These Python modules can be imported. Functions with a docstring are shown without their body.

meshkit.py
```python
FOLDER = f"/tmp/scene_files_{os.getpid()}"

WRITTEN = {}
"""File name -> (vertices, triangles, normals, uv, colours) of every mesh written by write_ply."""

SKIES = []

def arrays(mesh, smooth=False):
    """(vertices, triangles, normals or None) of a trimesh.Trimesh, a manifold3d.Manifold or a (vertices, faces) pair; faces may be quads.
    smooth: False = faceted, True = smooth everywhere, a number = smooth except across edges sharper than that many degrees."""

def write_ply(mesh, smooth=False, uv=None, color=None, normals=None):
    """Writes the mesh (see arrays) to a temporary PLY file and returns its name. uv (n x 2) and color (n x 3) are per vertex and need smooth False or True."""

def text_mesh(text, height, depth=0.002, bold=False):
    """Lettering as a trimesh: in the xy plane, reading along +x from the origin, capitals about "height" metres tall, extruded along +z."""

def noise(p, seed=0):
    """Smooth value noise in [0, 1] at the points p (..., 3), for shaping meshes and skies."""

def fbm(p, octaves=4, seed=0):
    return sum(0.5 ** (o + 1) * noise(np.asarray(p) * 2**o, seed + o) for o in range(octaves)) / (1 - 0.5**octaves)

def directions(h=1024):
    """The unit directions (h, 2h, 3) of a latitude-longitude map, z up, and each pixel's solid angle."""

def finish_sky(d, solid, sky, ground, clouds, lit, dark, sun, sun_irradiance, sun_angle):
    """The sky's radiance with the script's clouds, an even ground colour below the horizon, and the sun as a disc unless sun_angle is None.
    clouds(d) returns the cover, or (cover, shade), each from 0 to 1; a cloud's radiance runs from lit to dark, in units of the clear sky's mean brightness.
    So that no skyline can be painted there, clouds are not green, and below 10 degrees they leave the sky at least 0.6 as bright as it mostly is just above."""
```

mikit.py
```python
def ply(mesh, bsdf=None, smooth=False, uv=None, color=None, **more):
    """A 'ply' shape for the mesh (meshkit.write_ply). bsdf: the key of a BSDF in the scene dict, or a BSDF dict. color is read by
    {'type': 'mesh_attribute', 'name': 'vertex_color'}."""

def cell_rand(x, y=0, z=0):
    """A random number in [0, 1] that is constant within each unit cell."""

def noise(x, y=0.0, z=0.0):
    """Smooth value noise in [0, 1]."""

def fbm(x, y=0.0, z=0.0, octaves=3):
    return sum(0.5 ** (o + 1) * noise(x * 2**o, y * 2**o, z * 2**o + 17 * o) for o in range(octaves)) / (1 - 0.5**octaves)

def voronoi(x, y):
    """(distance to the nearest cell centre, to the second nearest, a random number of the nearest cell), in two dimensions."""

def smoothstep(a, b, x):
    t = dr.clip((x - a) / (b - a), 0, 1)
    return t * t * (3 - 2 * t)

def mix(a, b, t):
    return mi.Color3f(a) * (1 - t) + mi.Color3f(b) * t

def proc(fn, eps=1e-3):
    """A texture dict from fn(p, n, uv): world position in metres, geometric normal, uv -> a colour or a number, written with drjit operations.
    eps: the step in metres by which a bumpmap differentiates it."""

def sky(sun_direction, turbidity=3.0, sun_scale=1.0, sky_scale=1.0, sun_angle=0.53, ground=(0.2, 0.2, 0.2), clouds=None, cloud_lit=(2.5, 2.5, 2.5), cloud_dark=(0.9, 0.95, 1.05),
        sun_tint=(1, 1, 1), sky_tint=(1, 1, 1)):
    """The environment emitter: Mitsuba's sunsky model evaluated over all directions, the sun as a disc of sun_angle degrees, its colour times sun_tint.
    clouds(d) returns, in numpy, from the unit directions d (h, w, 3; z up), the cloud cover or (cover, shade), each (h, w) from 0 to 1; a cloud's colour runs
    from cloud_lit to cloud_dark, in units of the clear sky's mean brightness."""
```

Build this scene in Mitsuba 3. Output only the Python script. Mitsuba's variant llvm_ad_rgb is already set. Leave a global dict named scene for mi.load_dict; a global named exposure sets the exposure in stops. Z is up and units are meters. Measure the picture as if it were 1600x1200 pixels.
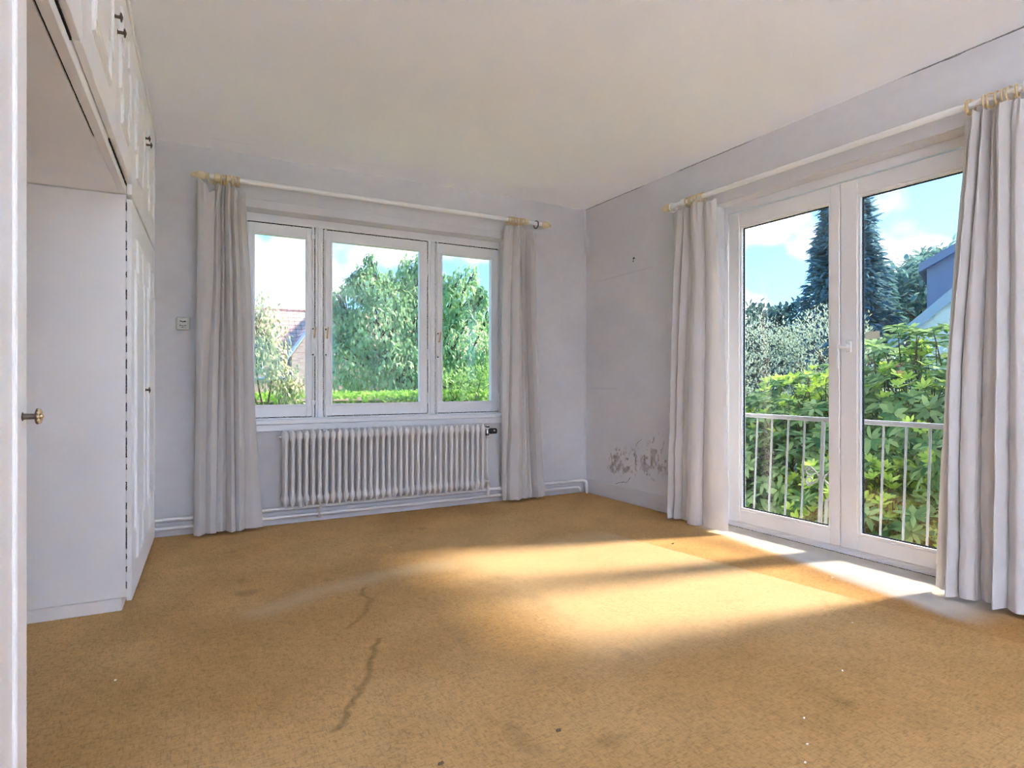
import math, random
import numpy as np, trimesh, mitsuba as mi, mikit, meshkit
import drjit as dr
from shapely.geometry import Polygon, box as sbox
T = mi.ScalarTransform4f
rng = np.random.default_rng(7)
random.seed(7)

# ------------------------------------------------------------------ camera, sky, sun, exposure
scene, labels = {}, {}
YAW = 0.4967
EYE = np.array([-3.2514, -4.5787, 1.026])
FWD = np.array([math.sin(YAW), math.cos(YAW), 0.0])
scene['camera'] = {'type': 'perspective', 'fov': 2 * math.degrees(math.atan(800 / 943.85)), 'fov_axis': 'x',
                   'principal_point_offset_x': 0.0, 'principal_point_offset_y': 5.7 / 1200,
                   'near_clip': 0.02, 'far_clip': 500.0,
                   'to_world': T().look_at(origin=EYE.tolist(), target=(EYE + FWD).tolist(), up=[0, 0, 1])}
SUN = np.array([0.72, -0.15, 0.68])


def clouds(d):
    az = np.degrees(np.arctan2(d[..., 0], d[..., 1]))          # from +y towards +x
    el = np.degrees(np.arcsin(np.clip(d[..., 2], -1, 1)))
    q = np.stack([d[..., 0] / (d[..., 2] + 0.35), d[..., 1] / (d[..., 2] + 0.35), np.zeros_like(az)], -1)
    n = meshkit.fbm(q * 2.6, 5, 3)
    fine = meshkit.fbm(d * 14.0, 5, 9)
    puffs = 0
    for a, e, wa, we in ((8, 9.5, 9, 4.2), (24, 13, 9, 3.5), (37, 11, 8, 3), (-9, 6, 9, 4), (49, 14.5, 6, 3.2), (47, 6.2, 6, 2.8), (60, 10.5, 7, 4.2),
                         (75, 6, 10, 4), (95, 9, 9, 4), (120, 7, 14, 5), (-40, 8, 12, 5), (-75, 7, 14, 5), (150, 9, 12, 5), (-120, 9, 14, 5), (180, 7, 12, 5)):
        puffs = np.maximum(puffs, np.exp(-((az - a) / wa) ** 2 - ((el - e) / we) ** 2))
    c = puffs * 0.9 + (fine - 0.5) * 1.5 + np.maximum(n - 0.5, 0) * 1.3
    cover = np.clip((c - 0.46) / 0.30, 0, 1)
    cover = cover * cover * (3 - 2 * cover)
    shade = np.clip(0.55 - (fine - 0.45) * 2.2 - puffs * 0.25, 0, 1)
    return cover * 0.95, shade


exposure = 4.15
FILL_GLOBE, FILL_UP = 1.6, 31.0  # radiance of the globe and uplighter added as fill
scene['sky'] = mikit.sky(SUN, turbidity=3.0, sun_scale=0.58, sky_scale=0.72, sun_angle=8.0, ground=(0.16, 0.19, 0.12), clouds=clouds,
                         cloud_lit=(1.70, 1.74, 1.78), cloud_dark=(0.92, 1.0, 1.16), sky_tint=(0.52, 0.82, 1.08), sun_tint=(0.93, 1.0, 1.12))

# ------------------------------------------------------------------ frames
AW, AU, AR, WX = 0.0343, 0.0210, -0.0311, 3.432


def frame(origin, sdir, ddir):
    m = np.eye(4)
    m[:2, 0], m[:2, 1], m[:3, 3] = sdir, ddir, origin
    return m


RW = frame((0, 0, 0), (-math.sin(AR), -math.cos(AR)), (math.cos(AR), -math.sin(AR)))          # right wall: s along, d outwards
WF = frame((-WX, 0, 0), (-math.sin(AW), -math.cos(AW)), (-math.cos(AW), math.sin(AW)))        # wardrobe fronts: s along, d inwards
_o = np.array([-WX - 1.4 * math.sin(AW) + 1.4 * math.sin(AU), -1.4 * math.cos(AW) + 1.4 * math.cos(AU), 0])
UF = frame(_o, (-math.sin(AU), -math.cos(AU)), (-math.cos(AU), math.sin(AU)))                 # cupboards above the alcove
BW = np.eye(4)                                                                               # back wall: x, y, z as they are


def ceil_z(y):
    return 2.6 - 0.011 * y


# ------------------------------------------------------------------ helpers
def place(m, fr):
    m = m.copy()
    m.vertices = np.asarray(m.vertices) @ fr[:3, :3].T + fr[:3, 3]
    if np.linalg.det(fr[:3, :3]) < 0:
        m.faces = np.asarray(m.faces)[:, ::-1]
    return m


def box(x0, x1, y0, y1, z0, z1, b=0.002, fr=BW):
    x0, x1, y0, y1, z0, z1 = min(x0, x1), max(x0, x1), min(y0, y1), max(y0, y1), min(z0, z1), max(z0, z1)
    b = min(b, (x1 - x0) * .45, (y1 - y0) * .45, (z1 - z0) * .45)
    if b <= 0:
        m = trimesh.creation.box(bounds=[[x0, y0, z0], [x1, y1, z1]])
    else:
        p = []
        for x, sx in ((x0, 1), (x1, -1)):
            for y, sy in ((y0, 1), (y1, -1)):
                for z, sz in ((z0, 1), (z1, -1)):
                    p += [(x, y + sy * b, z + sz * b), (x + sx * b, y, z + sz * b), (x + sx * b, y + sy * b, z)]
        m = trimesh.convex.convex_hull(np.array(p))
    return place(m, fr)


def cat(*ms):
    return trimesh.util.concatenate([m for m in ms])


def mesh(v, f):
    f = np.asarray(f, int)
    if f.shape[1] == 4:
        f = np.vstack([f[:, [0, 1, 2]], f[:, [0, 2, 3]]])
    return trimesh.Trimesh(np.asarray(v, float), f, process=False)


def grid_faces(n, m, wrap=False):
    i, j = np.meshgrid(np.arange(n - 1), np.arange(m if wrap else m - 1), indexing='ij')
    k = (j + 1) % m
    return np.stack([i * m + j, i * m + k, (i + 1) * m + k, (i + 1) * m + j], -1).reshape(-1, 4)


def tube(path, r, sides=8, caps=True):
    p = np.asarray(path, float)
    r = np.broadcast_to(np.asarray(r, float), (len(p),))
    t = np.gradient(p, axis=0)
    t /= np.linalg.norm(t, axis=1, keepdims=True) + 1e-12
    ref = np.array([0, 0, 1.0]) if np.abs(t[:, 2]).mean() < 0.8 else np.array([0.31, 0.95, 0.0])
    a = np.cross(t, ref)
    a /= np.linalg.norm(a, axis=1, keepdims=True) + 1e-12
    b = np.cross(t, a)
    th = np.arange(sides) * 2 * np.pi / sides
    v = p[:, None] + r[:, None, None] * (np.cos(th)[None, :, None] * a[:, None] + np.sin(th)[None, :, None] * b[:, None])
    f = grid_faces(len(p), sides, True)
    f = np.vstack([f[:, [0, 1, 2]], f[:, [0, 2, 3]]])
    v = v.reshape(-1, 3)
    if caps:
        n = len(v)
        v = np.vstack([v, p[:1], p[-1:]])
        k = np.arange(sides)
        f = np.vstack([f, np.stack([k * 0 + n, (k + 1) % sides, k], 1), np.stack([k * 0 + n + 1, (len(p) - 1) * sides + k, (len(p) - 1) * sides + (k + 1) % sides], 1)])
    m = trimesh.Trimesh(v, f, process=False)
    if m.volume < 0:
        m.invert()
    return m


def bend(path, n=6, rad=0.04):
    """rounds the corners of a polyline"""
    p = [np.array(q, float) for q in path]
    out = [p[0]]
    for a, b, c in zip(p[:-2], p[1:-1], p[2:]):
        u, w = a - b, c - b
        r = min(rad, np.linalg.norm(u) * .49, np.linalg.norm(w) * .49)
        s, e = b + u / np.linalg.norm(u) * r, b + w / np.linalg.norm(w) * r
        for t in np.linspace(0, 1, n):
            out.append((1 - t) ** 2 * s + 2 * t * (1 - t) * b + t * t * e)
    return np.array(out + [p[-1]])


def lathe(profile, axis_from, axis_dir, n=16):
    """profile: (distance along the axis, radius)"""
    o, d = np.array(axis_from, float), np.array(axis_dir, float) / np.linalg.norm(axis_dir)
    pr = np.array(profile, float)
    return tube(o + pr[:, :1] * d, np.maximum(pr[:, 1], 1e-4), n) if False else _lathe(pr, o, d, n)


def _lathe(pr, o, d, n):
    ref = np.array([0, 0, 1.0]) if abs(d[2]) < .8 else np.array([1.0, 0, 0])
    a = np.cross(d, ref); a /= np.linalg.norm(a)
    b = np.cross(d, a)
    th = np.arange(n) * 2 * np.pi / n
    ring = np.cos(th)[:, None] * a + np.sin(th)[:, None] * b
    pr = np.vstack([[pr[0, 0], 1e-5], pr, [pr[-1, 0], 1e-5]])
    v = (o + pr[:, :1] * d)[:, None] + np.maximum(pr[:, 1], 1e-5)[:, None, None] * ring[None]
    m = mesh(v.reshape(-1, 3), grid_faces(len(pr), n, True))
    if m.volume < 0:
        m.invert()
    return m


def torus(center, axis, R, r, n=24, k=8, tilt=None):
    axis = np.array(axis, float) / np.linalg.norm(axis)
    ref = np.array([0, 0, 1.0])
    a = np.cross(axis, ref); a /= np.linalg.norm(a)
    b = np.cross(axis, a)
    th, ph = np.arange(n) * 2 * np.pi / n, np.arange(k) * 2 * np.pi / k
    rad = np.cos(th)[:, None] * a + np.sin(th)[:, None] * b
    v = np.array(center) + (R + r * np.cos(ph))[None, :, None] * rad[:, None] + (r * np.sin(ph))[None, :, None] * axis
    i, j = np.meshgrid(np.arange(n), np.arange(k), indexing='ij')
    f = np.stack([i * k + j, ((i + 1) % n) * k + j, ((i + 1) % n) * k + (j + 1) % k, i * k + (j + 1) % k], -1).reshape(-1, 4)
    m = mesh(v.reshape(-1, 3), f)
    if m.volume < 0:
        m.invert()
    return m


def add(key, m, mat, smooth=False, label=None, cat_=None, group=None, kind=None, color=None):
    n, k = key, 0
    while n in scene:
        k += 1
        n = f'{key}_{k:03d}'
    scene[n] = mikit.ply(m, mat, smooth, color=color)
    note(n, label, cat_, group, kind)
    return n


def note(n, label=None, cat_=None, group=None, kind=None):
    e = {a: b for a, b in (('label', label), ('category', cat_), ('group', group), ('kind', kind)) if b}
    if e:
        labels.setdefault(n, {}).update(e)


_things = {}


def thing(name, label=None, cat_=None, group=None, kind=None):
    """the key that the parts' keys start with"""
    _things[name] = _things.get(name, -1) + 1
    n = name if _things[name] == 0 else f'{name}_{_things[name]:03d}'
    note(n, label, cat_, group, kind)
    return n


# ------------------------------------------------------------------ materials
def M(name, d, two=True):
    scene[name] = {'type': 'twosided', 'bsdf': d} if two else d
    return name


def rgb(c):
    return {'type': 'rgb', 'value': list(c)}


def P(c, rough=.5, spec=.3, **k):
    return {'type': 'principled', 'base_color': c if isinstance(c, dict) else rgb(c), 'roughness': rough, 'specular': spec, **k}


def seg_dist(x, y, pts):
    d = mi.Float(9.0)
    for (ax, ay), (bx, by) in zip(pts[:-1], pts[1:]):
        ux, uy = bx - ax, by - ay
        t = dr.clip(((x - ax) * ux + (y - ay) * uy) / (ux * ux + uy * uy), 0, 1)
        d = dr.minimum(d, dr.sqrt(dr.square(x - ax - t * ux) + dr.square(y - ay - t * uy)))
    return d


N, FB, SS, MX = mikit.noise, mikit.fbm, mikit.smoothstep, mikit.mix


def carpet_color(p, n, uv):
    x, y = p.x, p.y
    big = FB(x * 1.3, y * 1.3, 3.0, 3)
    mid = FB(x * 7, y * 7, 1.0, 3)
    weave = N(x * 55, y * 260, 0.5) * 0.5 + N(x * 260, y * 55, 4.5) * 0.5
    c = MX((0.345, 0.200, 0.076), (0.410, 0.252, 0.105), SS(0.3, 0.7, big))
    c = c * (0.74 + 0.52 * weave) * (0.92 + 0.16 * mid)
    fleck = SS(0.70, 0.84, N(x * 80, y * 340, 9.0)) + SS(0.72, 0.86, N(x * 340, y * 90, 12.0))
    c = c * (1 - 0.22 * dr.clip(fleck, 0, 1))
    # greyish worn trail, dark stain lines
    band = seg_dist(x + 0.05 * (mid - .5), y + 0.25 * (big - .5), [(-2.95, -1.72), (-2.55, -1.58), (-2.2, -1.5), (-2.0, -1.46)])
    c = MX(c, (0.40, 0.33, 0.22), 0.42 * SS(0.16, 0.0, band + 0.05 * (mid - .5)))
    w1 = seg_dist(x + 0.03 * (N(x * 25, y * 25) - .5), y + 0.03 * (N(x * 25, y * 25, 7.) - .5), [(-2.86, -2.78), (-2.76, -2.62), (-2.67, -2.46), (-2.62, -2.3), (-2.58, -2.22)])
    w2 = seg_dist(x + 0.03 * (N(x * 25, y * 25) - .5), y + 0.03 * (N(x * 25, y * 25, 7.) - .5), [(-2.66, -2.06), (-2.55, -1.92), (-2.48, -1.77), (-2.5, -1.68), (-2.46, -1.6)])
    c = c * (1 - 0.36 * SS(0.019, 0.002, w1) * (.5 + .8 * mid)) * (1 - 0.26 * SS(0.016, 0.002, w2) * (.5 + .8 * mid))
    spots = SS(0.70, 0.90, FB(x * 5 + 3, y * 5, 2.0, 4))
    c = c * (1 - 0.22 * spots)
    # paler field paints the sun patch lighter, cut off at a real tone edge
    painted_sun = SS(-2.15, -1.75, x + .12 * (mid - .5)) * SS(0.012, -0.012, x + 0.652 - 0.17 * (-y - 1.87)) * SS(-3.0, -2.75, y + .15 * (big - .5)) * SS(-1.15, -1.4, y)
    c = MX(c, mi.Color3f(0.46, 0.355, 0.22) * (0.8 + 0.4 * weave), 0.38 * painted_sun)
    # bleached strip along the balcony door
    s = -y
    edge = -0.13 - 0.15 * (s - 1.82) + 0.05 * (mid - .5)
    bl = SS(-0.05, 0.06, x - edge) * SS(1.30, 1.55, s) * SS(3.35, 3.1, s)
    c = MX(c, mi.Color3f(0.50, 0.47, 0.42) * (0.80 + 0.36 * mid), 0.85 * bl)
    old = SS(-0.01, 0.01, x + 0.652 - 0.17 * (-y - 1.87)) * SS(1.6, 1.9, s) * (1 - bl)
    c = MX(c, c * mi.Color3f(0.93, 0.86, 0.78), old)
    return c


def carpet_bump(p, n, uv):
    x, y = p.x, p.y
    return 0.0016 * (N(x * 60, y * 280, 0.5) + N(x * 280, y * 60, 4.5))


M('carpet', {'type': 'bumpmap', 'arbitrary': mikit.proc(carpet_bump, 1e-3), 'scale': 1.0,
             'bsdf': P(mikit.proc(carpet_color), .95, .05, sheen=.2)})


def plaster(p, n, uv):
    a = FB(p.x * 2.1, p.y * 2.1, p.z * 2.1, 3)
    b = FB(p.x * 23, p.y * 23, p.z * 23, 2)
    return MX((0.610, 0.610, 0.628), (0.66, 0.658, 0.675), SS(.3, .7, a)) * (0.97 + .06 * b)


def right_plaster(p, n, uv):
    c = plaster(p, n, uv)
    s, z = -p.y, p.z
    inside = SS(0.05, 0.0, p.x - 0.0311 * s)
    a = FB(s * 9, z * 9, 2.0, 4)
    f = FB(s * 38, z * 30, 5.0, 4)
    zone = dr.exp(-dr.square((s - 0.80) / 0.34) - dr.square((z - 0.36) / 0.14)) + 0.7 * dr.exp(-dr.square((s - 0.95) / 0.10) - dr.square((z - 0.52) / 0.13)) \
        + 0.7 * dr.exp(-dr.square((s - 0.42) / 0.14) - dr.square((z - 0.33) / 0.12))
    damp = SS(0.30, 0.60, dr.minimum(zone, .8) * (0.55 + (a - .5) * 1.8 + (f - .5) * 1.8)) * SS(.12, .4, zone)
    c = MX(c, (0.33, 0.305, 0.28), damp * 0.66 * inside)
    specks = SS(0.62, 0.74, f) * SS(0.25, 0.7, zone)
    c = MX(c, (0.22, 0.20, 0.185), specks * 0.6 * inside)
    wob = 0.012 * (N(s * 60, z * 60) - .5)
    for pts, w in (([(0.375, 0.36), (0.385, 0.31), (0.38, 0.27), (0.40, 0.235)], .006), ([(0.43, 0.135), (0.50, 0.16), (0.57, 0.165), (0.62, 0.215)], .006),
                   ([(0.67, 0.42), (0.69, 0.5), (0.76, 0.55)], .004), ([(0.98, 0.45), (1.01, 0.56)], .004)):
        c = c * (1 - 0.6 * SS(w * .7, w * .2, seg_dist(s + wob, z + wob, pts)) * inside)
    # marks left by furniture
    mark = SS(0.012, 0.0, dr.abs(z - 1.92 - 0.03 * (s - .5))) * SS(.12, .3, s) * SS(.95, .8, s) + SS(.02, 0., dr.abs(z - 0.955)) * SS(.05, .15, s) * SS(.5, .4, s)
    c = c * (1 - 0.10 * mark)
    # the open joint under the ceiling
    top = 2.6 + 0.011 * s
    gap = 0.006 + 0.004 * N(s * 9, 3.0) + 0.006 * SS(.8, .85, N(s * 4, 8.0))
    c = c * (1 - 0.7 * SS(gap, gap * .6, top - z) * inside * SS(.25, .45, N(s * 3.0, 1.0)))
    return c


def ceiling_color(p, n, uv):
    a = FB(p.x * 1.2, p.y * 1.2, 1.0, 3)
    c = MX((0.85, 0.872, 0.915), (0.88, 0.90, 0.945), SS(.3, .7, a))
    line = SS(0.006, 0.002, dr.abs(p.y + 0.20 - 0.02 * (N(p.x * 4, 2.0) - .5))) * SS(.3, .7, N(p.x * 3, 5.0))
    return c * (1 - 0.12 * line)


M('plaster', P(mikit.proc(plaster), .85, .12))
M('right_plaster', P(mikit.proc(right_plaster), .85, .12))
M('ceiling_paint', P(mikit.proc(ceiling_color), .9, .1))


def gloss(p, n, uv):
    a = FB(p.x * 3, p.y * 3, p.z * 3, 3)
    return MX((0.80, 0.80, 0.81), (0.84, 0.84, 0.845), SS(.3, .7, a))


M('cupboard_paint', P(mikit.proc(gloss), .38, .4))
M('frame_paint', P((0.78, 0.79, 0.81), .35, .45))
M('pvc', P((0.80, 0.80, 0.82), .25, .5))
M('skirting_paint', P((0.62, 0.62, 0.645), .45, .35))
M('radiator_paint', P((0.68, 0.665, 0.67), .4, .4))
M('pipe_paint', P((0.76, 0.75, 0.75), .35, .45))
M('rod_paint', P((0.84, 0.84, 0.85), .3, .5))
M('cream_wood', P((0.70, 0.60, 0.40), .4, .4))
M('ring_wood', P((0.64, 0.50, 0.29), .4, .4))
M('bronze', P((0.10, 0.075, 0.06), .4, .5, metallic=.6))
M('black_plastic', P((0.015, 0.016, 0.022), .35, .5))
M('dark_gap', P((0.012, 0.012, 0.013), .9, .1))
M('gasket', P((0.02, 0.025, 0.035), .6, .3))
M('chrome', P((0.75, 0.75, 0.76), .2, .5, metallic=1.0))
M('brass', P((0.62, 0.47, 0.28), .3, .5, metallic=.8))
M('socket_plastic', P((0.50, 0.50, 0.45), .4, .4))
M('fabric', {'type': 'principledthin', 'base_color': rgb((0.60, 0.575, 0.56)), 'roughness': .9, 'spec_trans': 0.0, 'diff_trans': .18, 'eta': 1.3}, False)
M('glass', {'type': 'thindielectric', 'int_ior': 1.5}, False)
M('rail_paint', P((0.34, 0.345, 0.355), .45, .4))
M('reflection_tone', P((0.55, 0.60, 0.52), .6, .2))  # pale tone painted for a reflection on the pane
M('debris', P((0.85, 0.84, 0.80), .7, .2))
M('dark_debris', P((0.10, 0.07, 0.04), .8, .2))
M('bark', P((0.10, 0.075, 0.055), .9, .1))
M('leaf_vertex', {'type': 'principledthin', 'base_color': {'type': 'mesh_attribute', 'name': 'vertex_color'}, 'roughness': .45, 'spec_trans': 0.0, 'diff_trans': .7, 'eta': 1.4}, False)


def brick(p, n, uv):
    u = p.x * 0.6 + p.y * 0.8
    u = dr.select(dr.abs(n.y) > .6, p.x, p.y)
    row = dr.floor(p.z / 0.075)
    uu = u / 0.22 + 0.5 * (row - 2 * dr.floor(row / 2))
    fx, fz = uu - dr.floor(uu), p.z / 0.075 - row
    joint = dr.maximum(SS(.06, .03, dr.minimum(fx, 1 - fx)), SS(.16, .08, dr.minimum(fz, 1 - fz)))
    c = MX((0.56, 0.31, 0.24), (0.72, 0.46, 0.37), mikit.cell_rand(dr.floor(uu), row, 1.0))
    return MX(c, (0.52, 0.46, 0.40), joint)


def pantile(p, n, uv):
    row = dr.floor(p.z / 0.17)
    u = p.x / 0.23
    fx, fz = u - dr.floor(u), p.z / 0.17 - row
    c = MX((0.58, 0.34, 0.29), (0.78, 0.52, 0.45), mikit.cell_rand(dr.floor(u), row, 2.0))
    return c * (1 - .6 * SS(.25, .05, fz)) * (1 - .35 * SS(.7, .95, fx))


M('brick', P(mikit.proc(brick), .9, .1))
M('pantile', P(mikit.proc(pantile), .8, .2))
M('slate', P((0.27, 0.32, 0.44), .6, .3))
M('far_white', P((0.80, 0.81, 0.84), .6, .2))
M('far_trim', P((0.42, 0.50, 0.64), .5, .3))
M('far_glass', P((0.05, 0.07, 0.09), .15, .6))
M('grass', P(mikit.proc(lambda p, n, uv: MX((0.10, 0.17, 0.04), (0.20, 0.28, 0.08), FB(p.x * 2, p.y * 2, 0., 4))), .9, .1))

# ------------------------------------------------------------------ room shell
H = 2.6
YB, XL = -8.2, -4.35                       # rear and left limits of the room
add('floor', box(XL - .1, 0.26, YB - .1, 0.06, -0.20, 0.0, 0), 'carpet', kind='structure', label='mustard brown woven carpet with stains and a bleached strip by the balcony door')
v = []
for y in (0.30, YB - .3):
    for x in (XL - .3, 0.55):
        for dz in (0, .25):
            v.append((x, y, ceil_z(y) + dz))
cm = trimesh.convex.convex_hull(np.array(v))
add('ceiling', cm, 'ceiling_paint', kind='structure', label='plain white plaster ceiling')

WX0, WX1, WZ0, WZ1 = -2.87, -0.83, 0.70, 2.231
TOP = 2.9
wb = cat(box(XL - .3, WX0, 0, .30, -2.2, TOP, 0), box(WX1, 0.5, 0, .30, -2.2, TOP, 0), box(WX0, WX1, 0, .30, -2.2, WZ0, 0), box(WX0, WX1, 0, .30, WZ1, TOP, 0))
add('wall_back', wb, 'plaster', kind='structure', label='white plaster wall with the three-part window above the radiator')
DS0, DS1, DZ1 = 1.50, 3.24, 2.26
wr = cat(box(-.0, DS0, 0, .30, -2.2, TOP, 0, RW), box(DS1, 8.6, 0, .30, -2.2, TOP, 0, RW), box(DS0, DS1, 0, .30, DZ1, TOP, 0, RW), box(DS0, DS1, .06, .30, -2.2, -.035, 0, RW))
add('wall_right', wr, 'right_plaster', kind='structure', label='white plaster wall with damp stains beside the balcony door')
add('wall_left', box(XL - .3, XL, YB - .3, 0.0, -.2, TOP, 0), 'plaster', kind='structure', label='white plaster wall behind the fitted wardrobes')
RX0, RX1, RZ0, RZ1 = -3.55, -0.35, 0.12, 2.35
wq = cat(box(XL - .3, RX0, YB - .3, YB, -2.2, TOP, 0), box(RX1, .8, YB - .3, YB, -2.2, TOP, 0), box(RX0, RX1, YB - .3, YB, -2.2, RZ0, 0), box(RX0, RX1, YB - .3, YB, RZ1, TOP, 0))
add('wall_rear', wq, 'plaster', kind='structure', label='white plaster wall behind the viewer')

# skirtings
add('baseboard_back', box(-3.42, -0.004, -.012, 0, 0, .092, .003), 'skirting_paint', kind='structure', label='low white skirting behind the heating pipes')
add('baseboard_right', box(0.0, 1.50, -.016, 0, 0, .127, .004, RW), 'skirting_paint', kind='structure', label='tall white skirting under the damp wall')
add('trim_1', box(WX0 - .03, WX1 + .03, -.016, 0.0, 2.231, 2.292, .003), 'skirting_paint', kind='structure', label='white head board above the three-part window')
add('trim_2', box(DS0 - .05, 4.2, -.016, 0.0, 2.262, 2.335, .003, RW), 'skirting_paint', kind='structure', label='white head board above the balcony door')
add('trim_3', tube([(-.004, -.004, .13), (-.004, -.004, 2.595)], .006, 6), 'skirting_paint', kind='structure', label='thin white bead in the corner of the two walls')

# ------------------------------------------------------------------ window_1 (back wall)
w = thing('window_1', 'white painted three-part casement window above the radiator', kind='structure')
FY0, FY1 = .118, .19
fr_ = [box(WX0, WX1, FY0, FY1, 2.172, WZ1, .003), box(WX0, WX1, FY0, FY1, .70, .752, .003), box(WX0, -2.855, FY0, FY1, .74, 2.18, .003), box(-.838, WX1, FY0, FY1, .74, 2.18, .003)]
add(w + '__frame', cat(*fr_), 'frame_paint')
for a, b in ((-2.388, -2.331), (-1.492, -1.43)):
    add(w + '__post', cat(box(a, b, FY0 - .004, FY1, .745, 2.18, .003), box((a + b) / 2 - .012, (a + b) / 2 + .012, FY0 - .016, FY0, .75, 2.172, .003)), 'frame_paint')


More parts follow.
